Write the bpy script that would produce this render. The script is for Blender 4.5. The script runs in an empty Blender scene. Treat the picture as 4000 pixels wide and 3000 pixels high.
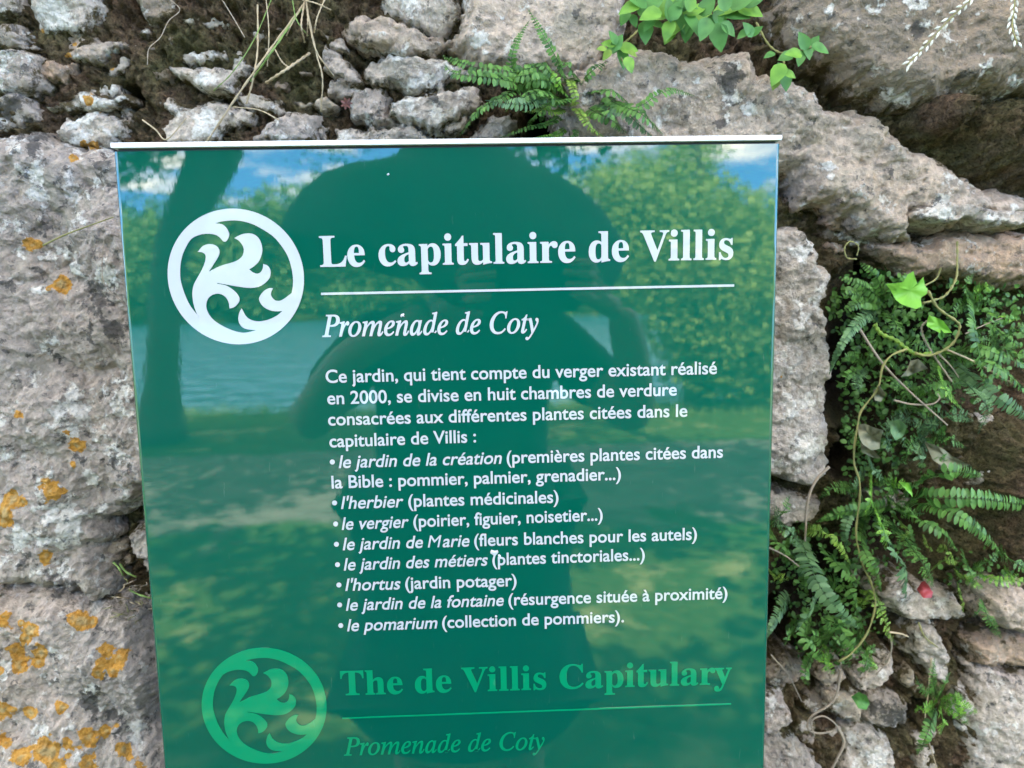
import bpy, bmesh, math, random
import numpy as np
from mathutils import Vector, Matrix
random.seed(7); RNG = np.random.default_rng(11)
SC = bpy.context.scene
COL = SC.collection
R = math.radians

# ------------------------------------------------------------------ camera
F_PX = 3000.0
CAM = np.array([0.0192, -0.5956, 1.450])
YAW, PITCH, ROLL = 0.0377, -0.1281, -0.0188
ZTOP = 1.450 + 0.1032                       # top of the green panel face
cy, sy, cp, sp = math.cos(YAW), math.sin(YAW), math.cos(PITCH), math.sin(PITCH)
fwd = np.array([sy*cp, cy*cp, sp]); rgt = np.array([cy, -sy, 0.0]); upv = np.cross(rgt, fwd)
cr, sr = math.cos(ROLL), math.sin(ROLL)
rgt, upv = cr*rgt + sr*upv, -sr*rgt + cr*upv
cam_d = bpy.data.cameras.new('camera'); cam = bpy.data.objects.new('camera', cam_d); COL.objects.link(cam)
m = Matrix(((rgt[0], upv[0], -fwd[0], CAM[0]), (rgt[1], upv[1], -fwd[1], CAM[1]), (rgt[2], upv[2], -fwd[2], CAM[2]), (0, 0, 0, 1)))
cam.matrix_world = m
cam_d.sensor_width = 36.0; cam_d.lens = 36.0*F_PX/4000.0
cam_d.clip_start = 0.02; cam_d.clip_end = 3000
cam_d.dof.use_dof = True; cam_d.dof.focus_distance = 0.63; cam_d.dof.aperture_fstop = 6.5
SC.camera = cam

# ------------------------------------------------------------------ sky and sun
SUN_EL, SUN_AZ = 66.0, -14.0               # azimuth from +Y towards +X
w = bpy.data.worlds.new('World'); SC.world = w; w.use_nodes = True
nt = w.node_tree; nt.nodes.clear()
def N(t, typ, **k):
    n = t.nodes.new(typ)
    for a, b in k.items(): setattr(n, a, b)
    return n
out = N(nt, 'ShaderNodeOutputWorld'); bg = N(nt, 'ShaderNodeBackground')
sky = N(nt, 'ShaderNodeTexSky', sky_type='NISHITA', sun_disc=False)
sky.sun_elevation = R(SUN_EL); sky.sun_rotation = R(SUN_AZ); sky.air_density = 1.0; sky.dust_density = 0.2; sky.ozone_density = 2.5
tc = N(nt, 'ShaderNodeTexCoord'); sep = N(nt, 'ShaderNodeSeparateXYZ')
nt.links.new(tc.outputs['Generated'], sep.inputs[0])
lift = N(nt, 'ShaderNodeVectorMath', operation='ADD'); lift.inputs[1].default_value = (0, 0, 0.24); nt.links.new(tc.outputs['Generated'], lift.inputs[0]); nt.links.new(lift.outputs[0], sky.inputs['Vector'])
zz = N(nt, 'ShaderNodeMath', operation='ADD'); zz.inputs[1].default_value = 0.16; nt.links.new(sep.outputs['Z'], zz.inputs[0])
zc = N(nt, 'ShaderNodeMath', operation='MAXIMUM'); zc.inputs[1].default_value = 0.05; nt.links.new(zz.outputs[0], zc.inputs[0])
dv = N(nt, 'ShaderNodeVectorMath', operation='DIVIDE'); cmb = N(nt, 'ShaderNodeCombineXYZ')
for i in range(3): nt.links.new(zc.outputs[0], cmb.inputs[i])
nt.links.new(tc.outputs['Generated'], dv.inputs[0]); nt.links.new(cmb.outputs[0], dv.inputs[1])
cn = N(nt, 'ShaderNodeTexNoise'); cn.inputs['Scale'].default_value = 1.9; cn.inputs['Detail'].default_value = 9; cn.inputs['Roughness'].default_value = 0.56
nt.links.new(dv.outputs[0], cn.inputs['Vector'])
crp = N(nt, 'ShaderNodeValToRGB'); crp.color_ramp.elements[0].position = 0.52; crp.color_ramp.elements[1].position = 0.68
hi = N(nt, 'ShaderNodeMapRange'); hi.inputs['From Min'].default_value = 0.20; hi.inputs['From Max'].default_value = 0.55; hi.inputs['To Max'].default_value = 0.13; hi.clamp = True
nt.links.new(sep.outputs['Z'], hi.inputs['Value']); cadd = N(nt, 'ShaderNodeMath', operation='ADD'); nt.links.new(cn.outputs['Fac'], cadd.inputs[0]); nt.links.new(hi.outputs[0], cadd.inputs[1])
nt.links.new(cadd.outputs[0], crp.inputs[0])
hsv = N(nt, 'ShaderNodeMix', data_type='RGBA', blend_type='MULTIPLY'); hsv.inputs['Factor'].default_value = 1.0
hsv.inputs['B'].default_value = (0.60, 0.96, 1.28, 1)
nt.links.new(sky.outputs[0], hsv.inputs['A'])
mixc = N(nt, 'ShaderNodeMix', data_type='RGBA'); nt.links.new(crp.outputs[0], mixc.inputs['Factor'])
nt.links.new(hsv.outputs['Result'], mixc.inputs['A']); mixc.inputs['B'].default_value = (10.2, 9.2, 7.9, 1)
nt.links.new(mixc.outputs['Result'], bg.inputs[0]); bg.inputs[1].default_value = 0.11
nt.links.new(bg.outputs[0], out.inputs[0])
sd = bpy.data.lights.new('sun', 'SUN'); sun = bpy.data.objects.new('sun', sd); COL.objects.link(sun)
sd.energy = 5.0; sd.angle = R(0.53); sd.color = (1.0, 0.95, 0.86)
sdir = Vector((math.sin(R(SUN_AZ))*math.cos(R(SUN_EL)), math.cos(R(SUN_AZ))*math.cos(R(SUN_EL)), math.sin(R(SUN_EL))))
sun.rotation_euler = sdir.to_track_quat('Z', 'Y').to_euler()
sun.location = (0, 6, 14)
SC.view_settings.view_transform = 'Standard'; SC.view_settings.look = 'None'
SC.view_settings.exposure = 3.85; SC.view_settings.gamma = 1.0
SC.cycles.max_bounces = 8; SC.cycles.diffuse_bounces = 4; SC.cycles.glossy_bounces = 4; SC.cycles.transmission_bounces = 4
SC.cycles.use_denoising = True

# ------------------------------------------------------------------ measuring helpers
K = 1400/2212.0
CROP = {0: (0, 0, 4000/2212.0), 1: (0, 0, K), 2: (1300, 0, K), 3: (2600, 0, K), 4: (0, 1000, K), 6: (2600, 1000, K), 7: (0, 1950, K), 8: (2600, 1950, K)}
def px(c, x, y):
    o = CROP[c]; return (o[0] + x*o[2], o[1] + y*o[2])
def ray(u, v):
    d = fwd + rgt*((u-2000)/F_PX) - upv*((v-1500)/F_PX); return d
def at(u, v, y):                              # point where the line of sight meets the upright plane at depth y
    d = ray(u, v); t = (y-CAM[1])/d[1]; return CAM + d*t
def P(c, x, y, dep): return at(*px(c, x, y), dep)
def seen(p):                                  # pixel of a world point
    d = np.asarray(p)-CAM; z = d@fwd
    return 2000+F_PX*(d@rgt)/z, 1500-F_PX*(d@upv)/z
def mir(u, v, dist):                          # a point of the mirrored world: seen in the glossy panel, at horizontal depth dist from the panel
    d = ray(u, v); t = (0-CAM[1])/d[1]; h = CAM + d*t; s = dist/d[1]
    return np.array([h[0]+d[0]*s, -dist, h[2]+d[2]*s])

# ------------------------------------------------------------------ noise (numpy)
def _h(ix, iy, iz, s):
    n = (ix.astype(np.int64)*374761393 + iy.astype(np.int64)*668265263 + iz.astype(np.int64)*2147483647 + s*974634777) & 0xFFFFFFFF
    n = ((n ^ (n >> 13))*1274126177) & 0xFFFFFFFF
    n = ((n ^ (n >> 16))*2246822519) & 0xFFFFFFFF
    return ((n ^ (n >> 15)) & 0xFFFFFF)/float(0xFFFFFF)
def vn(x, y, s=0):                            # 2-D gradient noise, about -0.7..0.7
    xi = np.floor(x); yi = np.floor(y); fx = x-xi; fy = y-yi; z = np.zeros_like(xi)
    ux = fx*fx*fx*(fx*(fx*6-15)+10); uy = fy*fy*fy*(fy*(fy*6-15)+10)
    def g(a, b):
        t = _h(xi+a, yi+b, z, s)*2*np.pi; return np.cos(t)*(fx-a)+np.sin(t)*(fy-b)
    n0 = g(0, 0)*(1-ux)+g(1, 0)*ux; n1 = g(0, 1)*(1-ux)+g(1, 1)*ux
    return n0*(1-uy)+n1*uy
def fbm(x, y, s=0, o=5, gain=0.5, lac=2.03):
    r = 0; a = 1.0
    for i in range(o):
        r = r + a*vn(x, y, s+i*17); x = x*lac+3.1; y = y*lac+1.7; a *= gain
    return r
def ridge(x, y, s=0, o=4, gain=0.5):
    r = 0; a = 1.0
    for i in range(o):
        r = r + a*(0.5-np.abs(vn(x, y, s+i*13))*1.6); x = x*2.1+1.3; y = y*2.1+4.1; a *= gain
    return r

# ------------------------------------------------------------------ object helpers
def tag(o, label=None, cat=None, group=None, kind=None):
    if label: o['label'] = label
    if cat: o['category'] = cat
    if group: o['group'] = group
    if kind: o['kind'] = kind
    return o
def mesh(name, V, F, mat=None, parent=None, smooth=True, attrs=None):
    me = bpy.data.meshes.new(name)
    V = np.asarray(V, dtype=np.float32)
    if isinstance(F, np.ndarray) and F.ndim == 2:
        n, k = F.shape
        me.vertices.add(len(V)); me.vertices.foreach_set('co', V.ravel())
        me.loops.add(n*k); me.loops.foreach_set('vertex_index', F.ravel().astype(np.int32))
        me.polygons.add(n); me.polygons.foreach_set('loop_start', np.arange(0, n*k, k, dtype=np.int32))
        me.update(calc_edges=True); me.validate()
    else:
        me.from_pydata([tuple(v) for v in V.tolist()], [], [tuple(int(i) for i in f) for f in F]); me.update()
    if attrs:
        for an, (ty, arr) in attrs.items():
            a = me.attributes.new(an, ty, 'POINT'); arr = np.asarray(arr, dtype=np.float32)
            a.data.foreach_set('color' if ty == 'FLOAT_COLOR' else 'value', arr.ravel())
    if smooth: me.polygons.foreach_set('use_smooth', np.ones(len(me.polygons), dtype=bool))
    o = bpy.data.objects.new(name, me); COL.objects.link(o)
    if mat: me.materials.append(mat)
    if parent: o.parent = parent
    return o
def empty(name, loc, label=None, cat=None, group=None):
    o = bpy.data.objects.new(name, None); COL.objects.link(o); o.location = loc; o.empty_display_size = 0.05
    return tag(o, label, cat, group)
class MB:                                      # mesh builder in WORLD coordinates
    def __init__(s): s.V = []; s.F = []; s.A = []
    def add(s, V, F, a=0.0):
        b = len(s.V); s.V += [tuple(v) for v in V]; s.F += [tuple(i+b for i in f) for f in F]; s.A += [a]*len(V)
    def tube(s, pts, rad, n=6, a=0.0, cap=True):
        pts = [Vector(p) for p in pts]; rad = list(rad) if hasattr(rad, '__len__') else [rad]*len(pts)
        V = []; F = []; u = None
        for i, p in enumerate(pts):
            t = (pts[min(i+1, len(pts)-1)]-pts[max(i-1, 0)])
            t = t.normalized() if t.length > 1e-9 else Vector((0, 0, 1))
            if u is None:
                u = t.orthogonal().normalized()
            u = (u - t*u.dot(t)); u = u.normalized() if u.length > 1e-6 else t.orthogonal().normalized()
            v = t.cross(u)
            for k in range(n):
                an = 2*math.pi*k/n; V.append(p + (u*math.cos(an)+v*math.sin(an))*rad[i])
        for i in range(len(pts)-1):
            for k in range(n):
                F.append((i*n+k, i*n+(k+1) % n, (i+1)*n+(k+1) % n, (i+1)*n+k))
        if cap:
            F.append(tuple(reversed(range(n)))); F.append(tuple((len(pts)-1)*n+k for k in range(n)))
        s.add(V, F, a)
    def box(s, c, d, a=0.0):
        x, y, z = c; p, q, r = [t/2 for t in d]
        V = [(x+i*p, y+j*q, z+k*r) for i in (-1, 1) for j in (-1, 1) for k in (-1, 1)]
        s.add(V, [(0, 1, 3, 2), (4, 6, 7, 5), (0, 4, 5, 1), (2, 3, 7, 6), (0, 2, 6, 4), (1, 5, 7, 3)], a)
    def build(s, name, mat, parent=None, smooth=True):
        base = np.array(parent.matrix_world.translation if parent and parent.type == 'EMPTY' else (0, 0, 0))
        if parent:
            base = np.zeros(3); q = parent
            while q: base = base+np.array(q.location); q = q.parent
        V = np.asarray(s.V, dtype=float).reshape(-1, 3)-base
        return mesh(name, V, s.F, mat, parent, smooth, {'shade': ('FLOAT', s.A)})
def spline(pts, n=24):                         # Catmull-Rom through points
    p = [np.asarray(q, float) for q in pts]; p = [2*p[0]-p[1]]+p+[2*p[-1]-p[-2]]; o = []
    m_ = len(p)-3
    for i in range(n+1):
        t = i/n*m_; k = min(int(t), m_-1); t -= k; a, b, c, d = p[k:k+4]
        o.append(0.5*((2*b)+(-a+c)*t+(2*a-5*b+4*c-d)*t*t+(-a+3*b-3*c+d)*t**3))
    return o

# ------------------------------------------------------------------ materials
def mat(name):
    M = bpy.data.materials.new(name); M.use_nodes = True
    return M, M.node_tree, M.node_tree.nodes['Principled BSDF']
def noise(t, scale, detail=4, rough=0.5, vec=None):
    n = N(t, 'ShaderNodeTexNoise'); n.inputs['Scale'].default_value = scale; n.inputs['Detail'].default_value = detail; n.inputs['Roughness'].default_value = rough
    if vec is not None: t.links.new(vec, n.inputs['Vector'])
    return n.outputs['Fac']
def ramp(t, src, a, b, ca=(0, 0, 0, 1), cb=(1, 1, 1, 1)):
    r = N(t, 'ShaderNodeValToRGB'); r.color_ramp.elements[0].position = a; r.color_ramp.elements[1].position = b
    r.color_ramp.elements[0].color = ca; r.color_ramp.elements[1].color = cb
    t.links.new(src, r.inputs[0]); return r.outputs[0]
def mixc_(t, f, a, b, mode='MIX'):
    n = N(t, 'ShaderNodeMix', data_type='RGBA', blend_type=mode)
    for s, v in (('Factor', f), ('A', a), ('B', b)):
        if isinstance(v, (int, float)): n.inputs[s].default_value = v
        elif isinstance(v, tuple): n.inputs[s].default_value = v if len(v) == 4 else v+(1,)
        else: t.links.new(v, n.inputs[s])
    return n.outputs['Result']
def math_(t, op, a, b=0.0):
    n = N(t, 'ShaderNodeMath', operation=op)
    for i, v in enumerate((a, b)):
        if isinstance(v, (int, float)): n.inputs[i].default_value = v
        else: t.links.new(v, n.inputs[i])
    return n.outputs[0]
def attr(t, name, o='Fac'): return N(t, 'ShaderNodeAttribute', attribute_name=name).outputs[o]
def bump(t, b, src, strength, dist, prev=None):
    n = N(t, 'ShaderNodeBump'); n.inputs['Strength'].default_value = strength; n.inputs['Distance'].default_value = dist
    t.links.new(src, n.inputs['Height'])
    if prev is not None: t.links.new(prev, n.inputs['Normal'])
    if b is not None: t.links.new(n.outputs[0], b.inputs['Normal'])
    return n.outputs[0]
def simple(name, col, rough=0.6, var=0.25, scale=20, metal=0.0, bumps=0.0):
    M, t, b = mat(name)
    oc = N(t, 'ShaderNodeTexCoord').outputs['Object']
    f = noise(t, scale, 5, 0.6, oc)
    c = mixc_(t, ramp(t, f, 0.3, 0.7), tuple(x*(1-var) for x in col), tuple(min(1, x*(1+var)) for x in col))
    t.links.new(c, b.inputs['Base Color']); b.inputs['Roughness'].default_value = rough; b.inputs['Metallic'].default_value = metal
    if bumps: bump(t, b, f, bumps, 0.01)
    return M
def leafmat(name, c1, c2, trans=0.3, rough=0.45, scale=60):
    M, t, b = mat(name)
    oc = N(t, 'ShaderNodeTexCoord').outputs['Object']
    f = math_(t, 'ADD', math_(t, 'MULTIPLY', noise(t, scale, 3, 0.6, oc), 0.7), math_(t, 'MULTIPLY', attr(t, 'shade'), 0.65))
    c = mixc_(t, ramp(t, f, 0.28, 0.85), c1, c2)
    t.links.new(c, b.inputs['Base Color']); b.inputs['Roughness'].default_value = rough
    b.inputs['Specular IOR Level'].default_value = 0.3
    tr = N(t, 'ShaderNodeBsdfTranslucent'); t.links.new(c, tr.inputs[0])
    ms = N(t, 'ShaderNodeMixShader'); ms.inputs[0].default_value = trans
    t.links.new(b.outputs[0], ms.inputs[1]); t.links.new(tr.outputs[0], ms.inputs[2])
    t.links.new(ms.outputs[0], t.nodes['Material Output'].inputs[0]); return M

def rock_material():
    M, t, b = mat('limestone')
    g = N(t, 'ShaderNodeTexCoord').outputs['Object']
    n1 = noise(t, 9, 6, 0.6, g); n2 = noise(t, 38, 7, 0.62, g); n3 = noise(t, 120, 6, 0.65, g); n4 = noise(t, 320, 4, 0.6, g); n5 = noise(t, 19, 8, 0.66, g)
    tint = attr(t, 'tint', 'Color'); lv = attr(t, 'lich'); dk = attr(t, 'dark')
    c = mixc_(t, ramp(t, n1, 0.35, 0.68), tint, mixc_(t, 1.0, tint, (1.08, 1.03, 0.96), 'MULTIPLY'))
    c = mixc_(t, ramp(t, n5, 0.52, 0.70), c, mixc_(t, 1.0, tint, (0.66, 0.67, 0.64), 'MULTIPLY'))
    c = mixc_(t, math_(t, 'MULTIPLY', ramp(t, n3, 0.36, 0.62, (1, 1, 1, 1), (0, 0, 0, 1)), 0.6), c, (0.15, 0.135, 0.115))
    # grey green film
    c = mixc_(t, math_(t, 'MULTIPLY', ramp(t, noise(t, 14, 6, 0.7, g), 0.54, 0.66), 0.35), c, (0.31, 0.30, 0.21))
    # pale crusty lichen
    pl = math_(t, 'ADD', n2, math_(t, 'ADD', math_(t, 'MULTIPLY', lv, 0.22), math_(t, 'MULTIPLY', n3, 0.36)))
    plf = ramp(t, pl, 0.765, 0.815)
    c = mixc_(t, math_(t, 'MULTIPLY', plf, 0.85), c, mixc_(t, ramp(t, n4, 0.35, 0.65), (0.58, 0.53, 0.43), (0.86, 0.81, 0.71)))
    # black specks and dark crust
    ds = math_(t, 'ADD', math_(t, 'ADD', math_(t, 'MULTIPLY', noise(t, 75, 6, 0.7, g), 1.0), math_(t, 'MULTIPLY', dk, 0.17)), math_(t, 'MULTIPLY', noise(t, 25, 3, 0.5, g), 0.25))
    dsf = ramp(t, ds, 0.72, 0.78)
    c = mixc_(t, math_(t, 'MULTIPLY', dsf, 0.8), c, (0.066, 0.062, 0.056))
    # orange lichen rosettes
    og = math_(t, 'ADD', attr(t, 'orange'), math_(t, 'ADD', math_(t, 'MULTIPLY', math_(t, 'SUBTRACT', noise(t, 95, 5, 0.6, g), 0.5), 2.3), math_(t, 'MULTIPLY', math_(t, 'SUBTRACT', noise(t, 34, 3, 0.5, g), 0.5), 2.0)))
    of = ramp(t, og, 0.04, 0.12); oin = ramp(t, og, 0.55, 0.95)
    oc = mixc_(t, ramp(t, n4, 0.35, 0.65), (0.44, 0.195, 0.02), (0.63, 0.33, 0.06))
    oc = mixc_(t, math_(t, 'MULTIPLY', oin, 0.55), oc, (0.42, 0.38, 0.20))
    c = mixc_(t, math_(t, 'MULTIPLY', of, 0.95), c, oc)
    # moss creeping over the rim
    mo = math_(t, 'ADD', attr(t, 'moss'), math_(t, 'MULTIPLY', math_(t, 'SUBTRACT', noise(t, 55, 6, 0.7, g), 0.5), 2.2))
    mf = ramp(t, mo, 0.42, 0.62)
    c = mixc_(t, mf, c, mixc_(t, ramp(t, n3, 0.3, 0.7), (0.060, 0.040, 0.022), (0.13, 0.105, 0.045)))
    t.links.new(c, b.inputs['Base Color']); b.inputs['Roughness'].default_value = 0.92; b.inputs['Specular IOR Level'].default_value = 0.15
    h = math_(t, 'ADD', math_(t, 'ADD', math_(t, 'MULTIPLY', n3, 1.0), math_(t, 'MULTIPLY', n4, 0.5)), math_(t, 'MULTIPLY', plf, 0.10))
    bump(t, b, h, 0.95, 0.008)
    return M
ROCK = rock_material()
def moss_material():
    M, t, b = mat('moss_and_soil')
    g = N(t, 'ShaderNodeTexCoord').outputs['Object']
    n1 = noise(t, 16, 5, 0.6, g); n2 = noise(t, 130, 6, 0.7, g); n3 = noise(t, 420, 3, 0.6, g)
    c = mixc_(t, ramp(t, n1, 0.38, 0.62), (0.088, 0.057, 0.034), (0.086, 0.078, 0.034))
    c = mixc_(t, ramp(t, n2, 0.40, 0.72), c, mixc_(t, ramp(t, n1, 0.4, 0.6), (0.225, 0.15, 0.092), (0.175, 0.15, 0.068)))
    c = mixc_(t, ramp(t, n3, 0.25, 0.55, (1, 1, 1, 1), (0, 0, 0, 1)), c, (0.030, 0.021, 0.013))
    c = mixc_(t, math_(t, 'MULTIPLY', attr(t, 'dark'), 1.3), c, (0.014, 0.011, 0.009))  # hollows coloured near black, deepening the shade inside them
    t.links.new(c, b.inputs['Base Color']); b.inputs['Roughness'].default_value = 1.0; b.inputs['Specular IOR Level'].default_value = 0.05
    bump(t, b, math_(t, 'ADD', n2, math_(t, 'MULTIPLY', n3, 0.5)), 1.0, 0.006)
    return M
MOSS = moss_material()
LEAF = {
 'fern': leafmat('fern_green', (0.028, 0.078, 0.015), (0.12, 0.255, 0.05), 0.25),
 'fernlight': leafmat('fern_light_green', (0.07, 0.20, 0.03), (0.22, 0.42, 0.05), 0.3),
 'ferngrey': leafmat('fern_grey_green', (0.045, 0.105, 0.042), (0.135, 0.24, 0.095), 0.2),
 'yellow': leafmat('young_yellow_green', (0.10, 0.19, 0.025), (0.24, 0.36, 0.055), 0.3),
 'herb': leafmat('herb_green', (0.04, 0.13, 0.028), (0.115, 0.29, 0.06), 0.3),
 'vine': leafmat('vine_leaf_green', (0.16, 0.42, 0.04), (0.25, 0.55, 0.07), 0.35, 0.35),
 'dead': leafmat('withered_leaf', (0.10, 0.11, 0.06), (0.24, 0.23, 0.14), 0.15, 0.8),
 'red': leafmat('red_leaf', (0.26, 0.03, 0.035), (0.36, 0.06, 0.06), 0.2),
 'darkred': leafmat('dark_red_leaf', (0.07, 0.022, 0.018), (0.13, 0.05, 0.035), 0.1),
 'straw': leafmat('dry_straw', (0.30, 0.22, 0.12), (0.52, 0.41, 0.25), 0.15, 0.7),
 'blade': leafmat('green_blade', (0.13, 0.22, 0.05), (0.24, 0.34, 0.09), 0.2),
 'stem': leafmat('green_brown_stem', (0.12, 0.12, 0.035), (0.28, 0.26, 0.09), 0.1, 0.6),
 'root': leafmat('pale_root', (0.19, 0.15, 0.10), (0.33, 0.265, 0.19), 0.05, 0.8),
 'seed': leafmat('pale_seed', (0.45, 0.43, 0.32), (0.75, 0.73, 0.62), 0.25, 0.6),
}

# ------------------------------------------------------------------ rubble wall
YW = 0.22                                      # mean depth of the mossy joints
wall = empty('rubble_wall', (0, YW, 0), 'rough limestone rubble wall with lichen and mossy joints behind the green panel', 'wall')
TINT = {'g': (0.515, 0.435, 0.36), 'w': (0.61, 0.525, 0.425), 'p': (0.555, 0.445, 0.34), 't': (0.51, 0.36, 0.245), 'b': (0.36, 0.275, 0.195), 'd': (0.25, 0.20, 0.145), 'y': (0.52, 0.425, 0.30), 'm': (0.37, 0.285, 0.20)}
ORANGE = []                                    # (u, v, radius px)
for c, l in {1: [(585, 905, 42), (512, 890, 26), (450, 985, 32), (200, 1520, 62), (235, 200, 40), (330, 335, 30), (412, 340, 26), (560, 625, 40), (620, 690, 16), (690, 425, 12), (460, 275, 14)],
             4: [(390, 180, 55), (300, 200, 14), (120, 975, 38), (480, 1170, 75), (450, 1280, 36), (310, 1450, 82), (385, 1460, 40), (75, 1500, 58), (10, 1600, 60), (135, 1520, 36)],
             7: [(285, 350, 46), (15, 130, 46), (30, 730, 56), (130, 765, 20), (190, 810, 52), (165, 860, 40), (100, 930, 60), (250, 940, 56), (240, 1000, 40), (115, 1040, 56), (0, 1060, 34), (510, 750, 55), (440, 735, 36), (575, 765, 32), (660, 930, 62), (740, 980, 60), (640, 1020, 55), (600, 1080, 40), (690, 1060, 36), (20, 1300, 56), (80, 1300, 30), (190, 1310, 46), (385, 1280, 46), (650, 1430, 52), (720, 1395, 24), (530, 1470, 90), (430, 1500, 50), (300, 1560, 84), (130, 1600, 60), (30, 1500, 46), (350, 1640, 60), (550, 1625, 56), (760, 1545, 50), (860, 1640, 50), (800, 1600, 30), (420, 1580, 26)],
             6: [(700, 1305, 14), (715, 745, 12)]}.items():
    for (x, y, r) in l: ORANGE.append(px(c, x, y)+(r*K,))
ORANGE = np.array(ORANGE)
DARKSPOT = np.array([px(c, x, y)+(r*K,) for c, x, y, r in [
 (3, 390, 480, 130), (3, 820, 900, 50), (3, 340, 760, 70), (3, 900, 960, 40), (3, 1560, 190, 90), (3, 350, 300, 30), (4, 620, 260, 150), (4, 700, 480, 130), (7, 400, 540, 150), (7, 600, 780, 70), (7, 540, 1260, 100), (7, 690, 1330, 60),
 (7, 650, 1100, 60), (4, 380, 1130, 60), (1, 620, 1010, 90), (1, 200, 850, 120), (1, 60, 650, 110), (6, 880, 500, 70), (6, 700, 1440, 60), (2, 1500, 100, 60), (2, 700, 110, 50), (2, 610, 600, 50), (8, 1400, 1330, 90)]])
LIGHTSPOT = np.array([px(c, x, y)+(r*K,) for c, x, y, r in [
 (1, 250, 1000, 120), (1, 400, 1150, 150), (1, 80, 900, 100), (1, 250, 1180, 120), (1, 500, 1350, 80), (1, 430, 1560, 80), (1, 350, 60, 120), (1, 1250, 470, 120), (1, 1250, 730, 110), (1, 480, 740, 120), (2, 900, 250, 110), (2, 950, 320, 50),
 (4, 520, 980, 60), (4, 700, 1230, 80), (4, 570, 1350, 70), (7, 250, 150, 150), (7, 400, 200, 140), (7, 130, 230, 120), (3, 2150, 1290, 60), (3, 1890, 1150, 50), (3, 1700, 1270, 100), (3, 1340, 855, 20), (3, 1400, 910, 26), (3, 1225, 775, 24), (3, 980, 765, 20),
 (6, 960, 200, 70), (6, 800, 900, 140), (6, 900, 1150, 130), (3, 820, 1550, 100), (8, 1720, 640, 120), (8, 1300, 1590, 100), (3, 520, 690, 70), (4, 520, 710, 40), (4, 740, 600, 24)]])
def blobs(u, v, L, wob=0.0, s=3):
    r = np.full(u.shape, -1.0)
    for (a, b, q) in L: r = np.maximum(r, 1-np.hypot(u-a, v-b)/q)
    return r
def project(X, Y, Z):
    dx, dy, dz = X-CAM[0], Y-CAM[1], Z-CAM[2]
    z = dx*fwd[0]+dy*fwd[1]+dz*fwd[2]
    return 2000+F_PX*(dx*rgt[0]+dy*rgt[1]+dz*rgt[2])/z, 1500-F_PX*(dx*upv[0]+dy*upv[1]+dz*upv[2])/z
def sdf(px_, pz_, poly):                       # signed distance, positive inside
    d = np.full(px_.shape, 1e9); ins = np.zeros(px_.shape, bool); n = len(poly)
    for i in range(n):
        ax, az = poly[i]; bx, bz = poly[(i+1) % n]; ex, ez = bx-ax, bz-az
        t = np.clip(((px_-ax)*ex+(pz_-az)*ez)/(ex*ex+ez*ez+1e-12), 0, 1)
        d = np.minimum(d, np.hypot(px_-ax-ex*t, pz_-az-ez*t))
        cnd = ((az > pz_) != (bz > pz_)) & (px_ < (bx-ax)*(pz_-az)/(bz-az+1e-12)+ax)
        ins ^= cnd
    return np.where(ins, d, -d)
NST = [0]; RUB = []
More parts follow.
